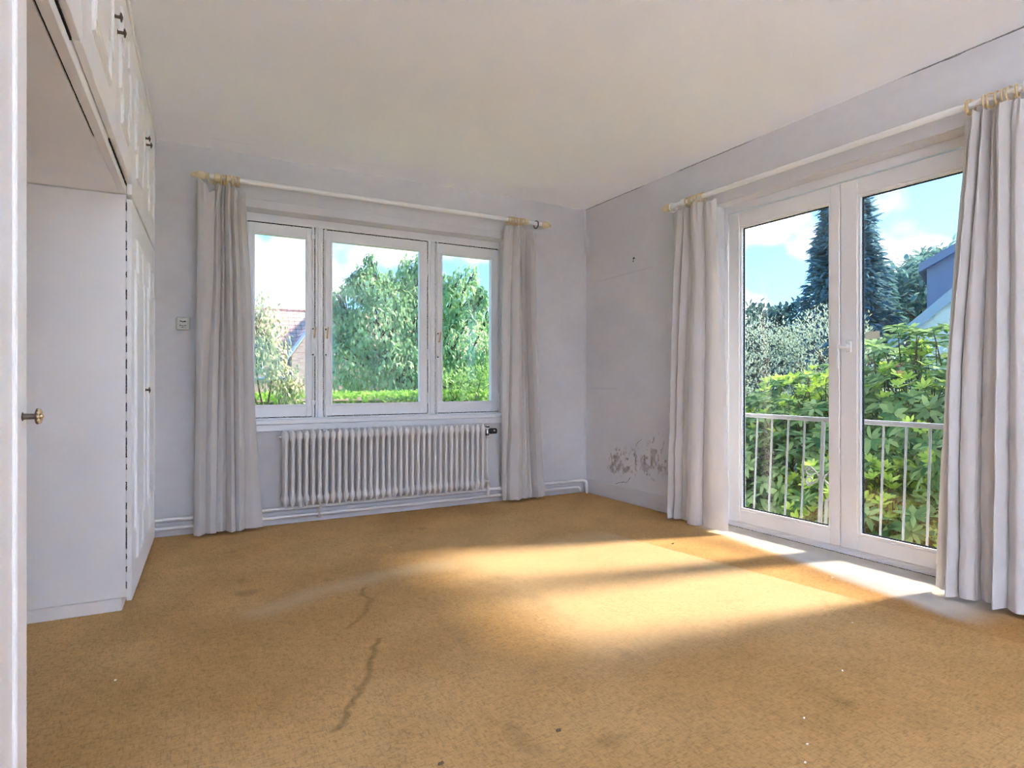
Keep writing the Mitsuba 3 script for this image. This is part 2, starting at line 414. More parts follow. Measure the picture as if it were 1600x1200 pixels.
def sash(x0, x1, gx0, gx1, gz0, gz1, rod_x, hinge_x, z0=.757, z1=2.166):
    k = add(w + '__sash', cat(box(x0, gx0, .120, .168, z0, z1, .003), box(gx1, x1, .120, .168, z0, z1, .003),
                              box(gx0 - .002, gx1 + .002, .120, .168, z0, gz0, .003), box(gx0 - .002, gx1 + .002, .120, .168, gz1, z1, .003)), 'frame_paint')
    c = .012
    bead = cat(box(gx0 - c, gx0 + .004, .112, .122, gz0 - c, gz1 + c, .003), box(gx1 - .004, gx1 + c, .112, .122, gz0 - c, gz1 + c, .003),
               box(gx0, gx1, .112, .122, gz0 - c, gz0 + .004, .003), box(gx0, gx1, .112, .122, gz1 - .004, gz1 + c, .003))
    add(k + '__bead', bead, 'frame_paint')
    add(k + '__pane', mesh([(gx0 - .003, .145, gz0 - .003), (gx1 + .003, .145, gz0 - .003), (gx1 + .003, .145, gz1 + .003), (gx0 - .003, .145, gz1 + .003)], [(0, 1, 2, 3)]), 'glass')
    if rod_x is not None:
        add(k + '__locking_rod', cat(tube([(rod_x, .112, z0 - .02), (rod_x, .112, z1 + .012)], .0075, 8), *[box(rod_x - .013, rod_x + .013, .102, .122, z - .018, z + .018, .003) for z in (.86, 2.10)]), 'frame_paint', 30)
        add(k + '__lock_plate', box(rod_x - .017, rod_x + .017, .094, .112, 1.205, 1.425, .004), 'pvc')
        lever = tube(bend([(rod_x + .004, .098, 1.36), (rod_x + .004, .070, 1.36), (rod_x + .011, .062, 1.41), (rod_x + .012, .06, 1.425)], 5, .015), [.006] * 12, 8) if False else \
            tube(bend([(rod_x + .004, .098, 1.345), (rod_x + .004, .072, 1.345), (rod_x + .010, .064, 1.425)], 5, .015), .0065, 8)
        add(k + '__handle', lever, 'brass', 40)
        for z in (1.218, 1.41):
            add(k + '__screw', lathe([(0, .006), (.004, .006), (.006, .003)], (rod_x - .004, .094, z), (0, -1, 0), 8), 'dark_gap')
    if hinge_x is not None:
        for z in (.88, 1.24, 1.94):
            add(k + '__hinge', cat(tube([(hinge_x, .114, z - .045), (hinge_x, .114, z + .045)], .008, 8), tube([(hinge_x, .114, z - .008), (hinge_x, .114, z - .004)], .0095, 8)), 'frame_paint', 40)
    return k


sash(-2.853, -2.392, -2.812, -2.452, .846, 2.086, -2.405, None)
sash(-2.327, -1.496, -2.266, -1.561, .846, 2.084, -2.312, -1.494)
sash(-1.426, -.842, -1.368, -.91, .846, 2.076, -1.41, -.838)
add(w + '__gap', cat(box(-2.853, -2.392, .123, .15, 2.165, 2.1725, 0), box(-2.327, -1.496, .123, .15, 2.165, 2.1725, 0), box(-1.426, -.842, .123, .15, 2.165, 2.1725, 0),
                     box(-2.3915, -2.388, .121, .15, .76, 2.17, 0), box(-2.3305, -2.327, .121, .15, .76, 2.17, 0), box(-1.4955, -1.492, .121, .15, .76, 2.17, 0), box(-1.43, -1.426, .121, .15, .76, 2.17, 0),
                     box(-2.853, -.842, .123, .15, .7525, .757, 0)), 'dark_gap')
sill = cat(box(WX0 - .02, WX1 + .02, -.034, .12, .712, .744, .006), box(WX0 - .02, WX1 + .02, -.022, .02, .664, .712, .004))
add(w + '__sill', sill, 'frame_paint')

# ------------------------------------------------------------------ door_1 (balcony door, right wall)
d1 = thing('door_1', 'white double balcony door with full-height glass panes', kind='structure')
g = [box(DS0, DS1, .105, .17, 2.205, DZ1, .003, RW), box(DS0, 1.535, .105, .17, -.03, 2.21, .003, RW), box(3.205, DS1, .105, .17, -.03, 2.21, .003, RW),
     box(DS0, DS1, .105, .18, -.035, .022, .003, RW), box(1.53, 3.21, .11, .18, .02, .036, .002, RW)]
add(d1 + '__frame', cat(*g), 'pvc')
add(d1 + '__threshold_gap', box(DS0, DS1, .099, .11, -.03, .001, 0, RW), 'dark_gap')


def leaf(s0, s1, gs0, gs1, gz0, gz1, handle):
    z0, z1 = .040, 2.193
    y0, y1 = .092, .158
    k = add(d1 + '__leaf', cat(box(s0, gs0, y0, y1, z0, z1, .004, RW), box(gs1, s1, y0, y1, z0, z1, .004, RW), box(gs0 - .002, gs1 + .002, y0, y1, z0, gz0, .004, RW), box(gs0 - .002, gs1 + .002, y0, y1, gz1, z1, .004, RW)), 'pvc')

    def ring(c, t, ya, yb, mat, nm):
        add(k + nm, cat(box(gs0 - c, gs0 + t, ya, yb, gz0 - c, gz1 + c, .0015, RW), box(gs1 - t, gs1 + c, ya, yb, gz0 - c, gz1 + c, .0015, RW),
                        box(gs0, gs1, ya, yb, gz0 - c, gz0 + t, .0015, RW), box(gs0, gs1, ya, yb, gz1 - t, gz1 + c, .0015, RW)), mat)
    ring(.001, .014, .098, .118, 'pvc', '__bead')
    ring(.001, .020, .120, .128, 'gasket', '__gasket')
    q = [(gs0 - .003, .126, gz0 - .003), (gs1 + .003, .126, gz0 - .003), (gs1 + .003, .126, gz1 + .003), (gs0 - .003, .126, gz1 + .003)]
    add(k + '__pane', place(mesh(q, [(0, 1, 2, 3)]), RW), 'glass')
    if handle:
        hs = 2.418
        add(k + '__handle', place(cat(box(hs - .016, hs + .016, .080, .094, 1.185, 1.262, .006), box(hs - .052, hs + .010, .045, .062, 1.212, 1.236, .005), box(hs - .011, hs + .011, .045, .086, 1.213, 1.235, .004),
                                      box(hs - .052, hs - .036, .045, .060, 1.095, 1.232, .005)), RW), 'pvc')
    else:
        for z in (.42, 1.12, 1.93):
            add(k + '__hinge', place(cat(tube([(1.541, .088, z - .05), (1.541, .088, z + .05)], .007, 8), tube([(1.541, .088, z - .004), (1.541, .088, z + .004)], .0085, 8)), RW), 'pvc', 40)
    return k


leaf(1.548, 2.3575, 1.640, 2.300, .128, 2.098, False)
lr = leaf(2.3625, 3.19, 2.464, 3.098, .128, 2.098, True)
add(d1 + '__meeting_gap', box(2.356, 2.364, .110, .15, .045, 2.19, 0, RW), 'dark_gap')
add(lr + '__painted_reflection', box(2.49, 2.572, .123, .1255, 1.262, 1.305, .0005, RW), 'reflection_tone', label='small pale patch painted for a reflection on the glass')  # pale patch painted in place of a reflection of the handle

# rear window added for fill daylight, behind the viewer
w2 = thing('added_window_2', 'wide white framed window added in the rear wall for fill daylight', kind='structure')
ms = [box(RX0, RX1, YB - .12, YB - .06, RZ0, RZ0 + .07, .003), box(RX0, RX1, YB - .12, YB - .06, RZ1 - .07, RZ1, .003)]
for x in np.linspace(RX0, RX1 - .07, 4):
    ms.append(box(x, x + .07, YB - .12, YB - .06, RZ0, RZ1, .003))
add(w2 + '__frame', cat(*ms), 'frame_paint')
add(w2 + '__pane', mesh([(RX0, YB - .09, RZ0), (RX1, YB - .09, RZ0), (RX1, YB - .09, RZ1), (RX0, YB - .09, RZ1)], [(0, 1, 2, 3)]), 'glass')


# ------------------------------------------------------------------ added fill lights: an uplighter and a paper globe behind the viewer
ul = thing('added_fill_lamp', 'slender white uplighter with an open bowl, added behind the viewer for fill light', 'lamp')
LX, LY = -2.80, -6.6
bowl = [(0, .03), (.02, .09), (.06, .17), (.11, .235), (.135, .25), (.135, .243), (.112, .225), (.10, .20)]
add(ul + '__bowl', lathe(bowl, (LX, LY, 1.62), (0, 0, 1), 32), 'rod_paint', 40)
add(ul + '__pole', cat(tube([(LX, LY, .02), (LX, LY, 1.63)], .013, 10), lathe([(0, .15), (.02, .15), (.03, .03)], (LX, LY, 0), (0, 0, 1), 24)), 'rod_paint', 40)
n = add(ul + '__bulb', lathe([(0, .20), (.004, .20)], (LX, LY, 1.722), (0, 0, 1), 32), 'rod_paint')
scene[n]['emitter'] = {'type': 'area', 'radiance': rgb([0.90 * FILL_UP, 1.0 * FILL_UP, 1.24 * FILL_UP])}
gl_ = thing('added_fill_lamp', 'white paper globe added on the carpet behind the viewer for fill light', 'lamp')
LX, LY = -2.70, -7.35
gl = trimesh.creation.icosphere(3, .30)
gl.apply_translation([LX, LY, .62])
n = add(gl_ + '__globe', gl, 'rod_paint', True)
scene[n]['emitter'] = {'type': 'area', 'radiance': rgb([0.90 * FILL_GLOBE, 1.0 * FILL_GLOBE, 1.24 * FILL_GLOBE])}
add(gl_ + '__base', cat(lathe([(0, .14), (.015, .14), (.02, .02), (.33, .012)], (LX, LY, 0), (0, 0, 1), 24)), 'rod_paint', 40)

# ------------------------------------------------------------------ fitted wardrobes
def notched(s0, s1, z0, z1, ns, nz):
    return Polygon([(s0 + ns, z0), (s1 - ns, z0), (s1 - ns, z0 + nz), (s1, z0 + nz), (s1, z1 - nz), (s1 - ns, z1 - nz), (s1 - ns, z1), (s0 + ns, z1), (s0 + ns, z1 - nz), (s0, z1 - nz), (s0, z0 + nz), (s0 + ns, z0 + nz)])


def extr(poly, d0, d1, fr):
    m = trimesh.creation.extrude_polygon(poly, abs(d1 - d0), engine='earcut')
    v = np.asarray(m.vertices)
    m = trimesh.Trimesh(np.stack([v[:, 0], min(d0, d1) + v[:, 2], v[:, 1]], 1), np.asarray(m.faces)[:, ::-1], process=False)
    return place(m, fr)


def ring_mould(poly, width, d0, d1, fr):
    """a moulding with a rounded section along the outline"""
    ms = []
    for off, dep in ((0, .4), (width * .2, .85), (width * .45, 1.0)):
        o, i = poly.buffer(-off, join_style=2), poly.buffer(-(width - off * .8), join_style=2)
        ms.append(extr(o.difference(i), d0, d0 + (d1 - d0) * dep, fr))
    return cat(*ms)


def knob(key, s, z, d, fr, r=.0165, length=.026, big=False):
    o = fr[:3, :3] @ np.array([s, d, z]) + fr[:3, 3]
    ax = -fr[:3, 1]
    k = r / .0165
    pr = [(0, .009 * k), (.002, .006 * k), (length * .75, .0055 * k), (length * .8, r * .9), (length * .87, r), (length * .97, r * .85), (length * 1.05, r * .45), (length * 1.12, r * .2)]
    add(key + '__knob', lathe(pr, o, ax, 18), 'bronze', 35, label='dark bronze knob')
    if big:
        parent = key + '__knob'
        ms = []
        for i in range(10):
            a = i * 2 * math.pi / 10
            c = o + ax * length * .98 + fr[:3, 0] * math.cos(a) * r * .72 + np.array([0, 0, 1]) * math.sin(a) * r * .72
            s_ = trimesh.creation.icosphere(1, r * .24)
            s_.apply_translation(c)
            ms.append(s_)
        c = trimesh.creation.icosphere(2, r * .33)
        c.apply_translation(o + ax * length * 1.06)
        add(parent + '__rosette', cat(*ms, c), 'brass', True)


MW = .026
DF, CF = -.022, 0.0                        # door faces and carcass fronts


def cup_door(key, s0, s1, z0, z1, fr, ks=None, kz=None, inset=(.095, .12), notch=(.07, .13), big=False, kr=.0165, kl=.026):
    k = add(key + '__door', box(s0 + .0015, s1 - .0015, DF, -.001, z0, z1, .002, fr), 'cupboard_paint')
    o = notched(s0 + inset[0], s1 - inset[0], z0 + inset[1], z1 - inset[1], *notch)
    add(k + '__moulding', ring_mould(o, MW, DF + .0005, DF - .35 * MW, fr), 'cupboard_paint')
    i = notched(s0 + inset[0] + .05, s1 - inset[0] - .05, z0 + inset[1] + .05, z1 - inset[1] - .05, notch[0], notch[1])
    if i.is_valid and not i.is_empty:
        add(k + '__raised_panel', cat(extr(i, DF + .0005, DF - .003, fr), extr(i.buffer(-.012, join_style=2), DF + .0005, DF - .006, fr)), 'cupboard_paint')
    if ks is not None:
        knob(k, ks, kz, DF, fr, kr, kl, big)
    return k


# far tall wardrobe
wd = thing('wardrobe', 'tall white wardrobe with moulded doors against the window wall', 'wardrobe', 'fitted white wardrobes')
add(wd + '__body', cat(box(.024, 1.382, CF + .001, .58, .066, 1.845, .002, WF)), 'cupboard_paint')
add(wd + '__side_panel', box(1.382, 1.400, CF, .60, .062, 1.8515, .0015, WF), 'cupboard_paint')
add(wd + '__plinth', box(.024, 1.386, .018, .585, 0.0, .058, .002, WF), 'cupboard_paint')
cup_door(wd, .785, 1.402, .045, 1.832, WF, ks=.835, kz=.975, inset=(.10, .14), notch=(.075, .15))
cup_door(wd, .165, .782, .045, 1.832, WF, inset=(.10, .14), notch=(.075, .15))
add(wd + '__filler', box(.002, .163, -.006, CF, .045, 1.845, .001, WF), 'cupboard_paint')
# long piano hinge with its dark slots in the gap between side panel and door
slots, hz = [], .10
while hz < 1.82:
    ln = .022 + .03 * random.random() + (.06 if random.random() < .12 else 0)
    slots.append(box(1.3985, 1.4012, -.0036, .0012, hz, hz + ln, 0, WF))
    hz += ln + .02 + .035 * random.random()
add(wd + '__hinge_slots', cat(*slots), 'dark_gap', label='dark slots of a long hinge')
add(wd + '__piano_hinge', place(tube([(1.3995, -.0015, .07), (1.3995, -.0015, 1.83)], .0018, 6), WF), 'cupboard_paint')

# cupboard over the far wardrobe
oc = thing('overhead_cupboard', 'white two-door cupboard on top of the wardrobe by the window wall', 'cupboard', 'overhead cupboards')
ct = ceil_z(-.7)
add(oc + '__body', box(.024, 1.398, CF, .58, 1.8525, 2.597, .001, WF), 'cupboard_paint')
cup_door(oc, .785, 1.402, 1.852, 2.570, WF, ks=.835, kz=2.31, notch=(.06, .11))
cup_door(oc, .165, .782, 1.852, 2.570, WF, ks=.735, kz=2.31, notch=(.06, .11))
add(oc + '__cornice', box(.002, 1.398, -.030, -.001, 2.574, 2.597, .004, WF), 'cupboard_paint')

# cupboards bridging the alcove
oc1 = thing('overhead_cupboard', 'long white three-door cupboard bridging the alcove between the wardrobes', 'cupboard', 'overhead cupboards')
add(oc1 + '__body', box(1.402, 3.112, CF + .001, .58, 1.875, 2.612, .001, UF), 'cupboard_paint')
add(oc1 + '__rail', box(1.403, 3.112, -.0005, .026, 1.8535, 1.888, .0015, UF), 'cupboard_paint')
add(oc1 + '__soffit', cat(box(1.405, 3.112, .0310, .60, 1.8535, 1.874, 0, UF), box(1.405, 2.09, .026, .0312, 1.8535, 1.874, 0, UF)), 'cupboard_paint')
add(oc1 + '__seam', box(2.088, 3.11, .0262, .0308, 1.860, 1.874, 0, UF), 'dark_gap', label='dark open seam in the underside')
for i, (a, b, ks) in enumerate(((1.408, 1.985, 1.93), (1.988, 2.68, 2.04), (2.684, 3.11, None))):
    cup_door(oc1, a, b, 1.897, 2.580, UF, ks=ks, kz=2.31, inset=(.10, .115), notch=(.06, .11))
for a, b in ((1.415, 1.47), (1.50, 1.98), (2.70, 3.10)):
    add(oc1 + '__gap', box(a, b, -.004, .002, 1.8882, 1.8965, 0, UF), 'dark_gap')
add(oc1 + '__cornice', box(1.404, 3.112, -.032, -.001, 2.583, 2.613, .004, UF), 'cupboard_paint')

# near tall wardrobe at the left edge
wn = thing('wardrobe', 'nearest white wardrobe at the left edge with an ornate bronze knob', 'wardrobe', 'fitted white wardrobes')
add(wn + '__body', box(3.121, 4.30, CF + .001, .58, .066, 2.60, .002, WF), 'cupboard_paint')
add(wn + '__plinth', box(3.124, 4.30, .018, .585, 0, .066, .002, WF), 'cupboard_paint')
MW = .016
cup_door(wn, 3.118, 3.70, .045, 2.58, WF, ks=3.150, kz=.958, inset=(.080, .12), notch=(.0, .0), big=True, kr=.0155, kl=.026)
cup_door(wn, 3.703, 4.29, .045, 2.58, WF, inset=(.050, .12), notch=(0, 0))

# ------------------------------------------------------------------ radiator and pipes
NSEC, RX_0, PITCH = 34, -2.660, 0.0456
rad = thing('radiator', 'long white column radiator under the window', 'radiator')


def section(t_x, foot):
    rings = []
    z0, z1 = .142, .678
    prof = [(z0, .003), (z0 + .012, .007), (z0 + .028, .0135), (z0 + .045, .0215), (z0 + .062, .0222), (z0 + .078, .0165), (z0 + .092, .0140), (z0 + .11, .0134),
            (z1 - .092, .0134), (z1 - .076, .0142), (z1 - .064, .0185), (z1 - .052, .0222), (z1 - .030, .0215), (z1 - .014, .0135), (z1 - .004, .0085), (z1, .003)]
    ms = []
    th = np.arange(12) * 2 * np.pi / 12
    for yc, dy in ((-.168, .019), (-.128, .016), (-.090, .019)):
        v = [[(t_x + wx * np.sign(np.cos(a)) * abs(np.cos(a)) ** .8, yc + (dy + (wx - .0134) * .5 if wx > .008 else dy * .6) * np.sin(a), z) for a in th] for z, wx in prof]
        v = np.array(v).reshape(-1, 3)
        m = mesh(v, grid_faces(len(prof), 12, True))
        if m.volume < 0:
            m.invert()
        ms.append(m)
    ms.append(box(t_x - .008, t_x + .008, -.166, -.092, z0 + .05, z1 - .04, .003))
    for z, h in ((z0 + .055, .020), (z1 - .042, .020)):       # the hubs that join the two columns
        m = trimesh.convex.convex_hull(np.array([(t_x + sx * .0215, y, z + sz * h) for sx in (-1, 1) for sz in (-.5, .5) for y in (-.165, -.105)] +
                                                [(t_x + sx * .014, y, z + sz * h) for sx in (-1, 1) for sz in (-1, 1) for y in (-.165, -.105)]))
        ms.append(m)
    return cat(*ms)


sec = mikit.ply(section(0, False), 'radiator_paint', 35)
for i in range(NSEC):
    n = rad + '__section' + (f'_{i:03d}' if i else '')
    scene[n] = {**sec, 'to_world': T().translate([RX_0 + (i + .5) * PITCH, 0, 0])}
xr = RX_0 + NSEC * PITCH
add(rad + '__foot', cat(*[box(x - .004, x + .004, -.176, -.168, .146, .20, .001) for x in (RX_0 + 2.75 * PITCH, RX_0 + 16.8 * PITCH, RX_0 + 31.8 * PITCH)],
                        *[box(x + .012, x + .018, -.176, -.168, .146, .20, .001) for x in (RX_0 + 2.75 * PITCH, RX_0 + 16.8 * PITCH, RX_0 + 31.8 * PITCH)]), 'pipe_paint')
for x in (RX_0 + .25, xr - .25):
    add(rad + '__bracket', cat(box(x - .010, x + .010, -.10, -.002, .215, .24, .003), box(x - .02, x + .02, -.012, -.001, .18, .28, .003)), 'radiator_paint')
add(rad + '__bleed_valve', lathe([(0, .011), (.012, .011), (.014, .006), (.024, .006), (.026, .009), (.032, .007)], (RX_0 - .001, -.135, .632), (-1, 0, 0), 12), 'chrome', 35)
vx = xr + .012
add(rad + '__valve', cat(lathe([(0, .013), (.014, .013), (.016, .017), (.030, .017), (.032, .012), (.048, .012)], (xr - .004, -.135, .632), (1, 0, 0), 14),
                         lathe([(0, .010), (.02, .014), (.05, .014), (.07, .010), (.09, .012), (.105, .009)], (xr + .036, -.135, .555), (0, 0, 1), 14)), 'chrome', 35)
add(rad + '__valve_collar', cat(lathe([(0, .019), (.012, .019)], (xr + .036, -.135, .640), (0, 0, 1), 14), lathe([(0, .016), (.016, .016)], (xr + .036, -.135, .575), (0, 0, 1), 14)), 'black_plastic', 35)
add(rad + '__thermostat', cat(lathe([(0, .014), (.012, .020), (.016, .023), (.070, .023), (.074, .019)], (xr + .046, -.135, .610), (1, 0, 0), 20), ), 'black_plastic', 35, label='black thermostat head')
add(rad + '__thermostat__dot', lathe([(0, .006), (.002, .005)], (xr + .090, -.1575, .614), (0, -1, 0), 10), 'far_white')
add(rad + '__supply_pipe', tube(bend([(xr + .036, -.135, .56), (xr + .036, -.135, .245), (xr + .085, -.075, .185), (xr + .098, -.056, .150), (xr + .098, -.056, .130)], 6, .05), .0085, 10), 'pipe_paint', 50)
add(rad + '__return_pipe', tube(bend([(xr - .004, -.135, .197), (xr + .060, -.13, .197), (xr + .074, -.078, .165), (xr + .074, -.070, .060)], 7, .045), .0125, 10), 'pipe_paint', 50)
add(rad + '__union_nut', lathe([(0, .014), (.004, .018), (.022, .018), (.026, .014)], (xr + .006, -.134, .197), (1, 0, 0), 6), 'chrome')

hp = thing('heating_pipe', 'upper of the two white pipes along the window wall', 'pipe', 'heating pipes along the skirting')
add(hp + '__tube', tube(bend([(-3.425, -.056, .118), (-.080, -.056, .118), (-.046, -.085, .112), (-.046, -.090, .004)], 8, .035), .0135, 12), 'pipe_paint', 50)
for x in (-2.05, -1.35, -1.62):
    add(hp + '__clip', cat(lathe([(0, .0165), (.012, .0165)], (x, -.056, .118), (1, 0, 0), 12)), 'pipe_paint', 40)
hp2 = thing('heating_pipe', 'lower of the two white pipes along the window wall', 'pipe', 'heating pipes along the skirting')
add(hp2 + '__tube', tube(bend([(-3.425, -.056, .060), (-.135, -.056, .060), (-.105, -.060, .048), (-.105, -.060, .004)], 8, .03), .0135, 12), 'pipe_paint', 50)
for x in (-1.85, -.62):
    add(hp2 + '__clip', lathe([(0, .0165), (.012, .0165)], (x, -.056, .060), (1, 0, 0), 12), 'pipe_paint', 40)
add(hp2 + '__strap', cat(box(-2.40, -2.388, -.075, -.071, .035, .14, .001), box(-2.40, -2.388, -.075, -.012, .030, .036, .001)), 'chrome')

# ------------------------------------------------------------------ socket, nail
so = thing('wall_socket', 'square grey-beige wall socket left of the window', 'socket')
add(so + '__plate', box(-3.303, -3.217, -.022, 0, 1.357, 1.447, .008), 'socket_plastic')
add(so + '__insert', box(-3.286, -3.236, -.0245, -.02, 1.376, 1.436, .006), 'socket_plastic')
add(so + '__upper_slots', cat(box(-3.279, -3.266, -.0255, -.024, 1.414, 1.420, 0), box(-3.267, -3.257, -.0255, -.024, 1.410, 1.416, 0), box(-3.257, -3.243, -.0255, -.024, 1.413, 1.420, 0)), 'dark_gap')
add(so + '__lower_slots', cat(box(-3.280, -3.244, -.0255, -.024, 1.3865, 1.3895, 0), box(-3.280, -3.276, -.0255, -.024, 1.388, 1.394, 0), box(-3.248, -3.244, -.0255, -.024, 1.388, 1.394, 0), box(-3.266, -3.258, -.0255, -.024, 1.374, 1.380, 0)), 'dark_gap')
add('wall_nail', place(tube([(0.673, .002, 2.036), (0.673, -.016, 2.036), (.673, -.02, 2.02), (.673, -.016, 2.004)], .0045, 6), RW), 'dark_gap', label='small dark nail in the damp wall near the corner', cat_='nail')


# ------------------------------------------------------------------ curtain rods and rings
def rod(fr, a, b, y, z, label, fin_a, fin_b, brackets, r=.0165):
    k = thing('curtain_rod', label, 'curtain rod')
    add(k + '__pole', place(tube([(a, y, z), (b, y, z)], r, 14), fr), 'rod_paint', 40)
    fp = [(0, .014), (.004, .020), (.012, .020), (.016, .016), (.024, .023), (.042, .030), (.058, .027), (.070, .018), (.076, .014), (.082, .016), (.094, .013), (.100, .006)]
    if fin_a:
        add(k + '__finial', place(lathe(fp, (a, y, z), (-1, 0, 0), 18), fr), 'cream_wood', 40)
    if fin_b:
        add(k + '__finial', place(lathe(fp, (b, y, z), (1, 0, 0), 18), fr), 'cream_wood', 40)
    for s in brackets:
        add(k + '__bracket', place(cat(lathe([(0, .025), (.003, .028), (.035, .028), (.038, .025)], (s - .019, y, z), (1, 0, 0), 18), tube([(s, y + .02, z), (s, -.004, z)], .011, 10),
                                       lathe([(0, .030), (.008, .028), (.012, .018)], (s, 0, z), (0, -1, 0), 16)), fr), 'cream_wood' if fr is BW else 'rod_paint', 40)
    return k


ORD = ['first', 'second', 'third', 'fourth', 'fifth', 'sixth', 'seventh', 'eighth', 'ninth', 'tenth']


def rings(fr, xs, y, z, group, mat, labels_, R=.032, r=.0045):
    proto = None
    for i, x in enumerate(xs):
        n = thing('curtain_ring', labels_(i), 'curtain ring', group)
        tilt = .16 * math.sin(i * 2.3 + x * 9)
        scene[n] = mikit.ply(place(torus((x, y, z - R + .0165 + r + .001), (1, tilt, tilt * .3), R, r, 22, 8), fr), mat, True)


RY, RZ = -.100, 2.378
rod(BW, -3.115, -.535, RY, RZ, 'white curtain pole with cream finials above the three-part window', True, True, (-3.060, -.695))
xs = np.linspace(-3.032, -2.925, 9)
rings(BW, xs, RY, RZ, 'rings bunched at the left end of the window pole', 'ring_wood', lambda i: f'{ORD[i]} cream ring from the left in the bunch above the curtain beside the socket')
rings(BW, [-3.110], RY, RZ, None, 'cream_wood', lambda i: 'single cream ring beside the left finial of the window pole')
xs = np.linspace(-.862, -.735, 9)
rings(BW, xs, RY, RZ, 'rings bunched at the right end of the window pole', 'ring_wood', lambda i: f'{ORD[i]} cream ring from the left in the bunch above the right window curtain')
rings(BW, [-.588], RY, RZ, None, 'bronze', lambda i: 'single dark ring near the right finial of the window pole')
DY, DZ = -.105, 2.318
rod(RW, 1.195, 4.3, DY, DZ, 'white curtain pole above the balcony door', True, False, (1.318, 3.335))
xs = np.linspace(1.355, 1.50, 7)
rings(RW, xs, DY, DZ, 'rings bunched at the corner end of the balcony door pole', 'ring_wood', lambda i: f'{ORD[i]} cream ring from the left in the bunch above the sunlit balcony door curtain')
rings(RW, [1.205], DY, DZ, None, 'rod_paint', lambda i: 'single white ring beside the finial of the balcony door pole')
xs = [3.10, 3.112, 3.165, 3.19, 3.215, 3.24, 3.262, 3.29]
rings(RW, xs, DY, DZ, 'rings above the foreground curtain', 'ring_wood', lambda i: f'{ORD[i]} thick tan ring from the left above the grey curtain at the right edge')


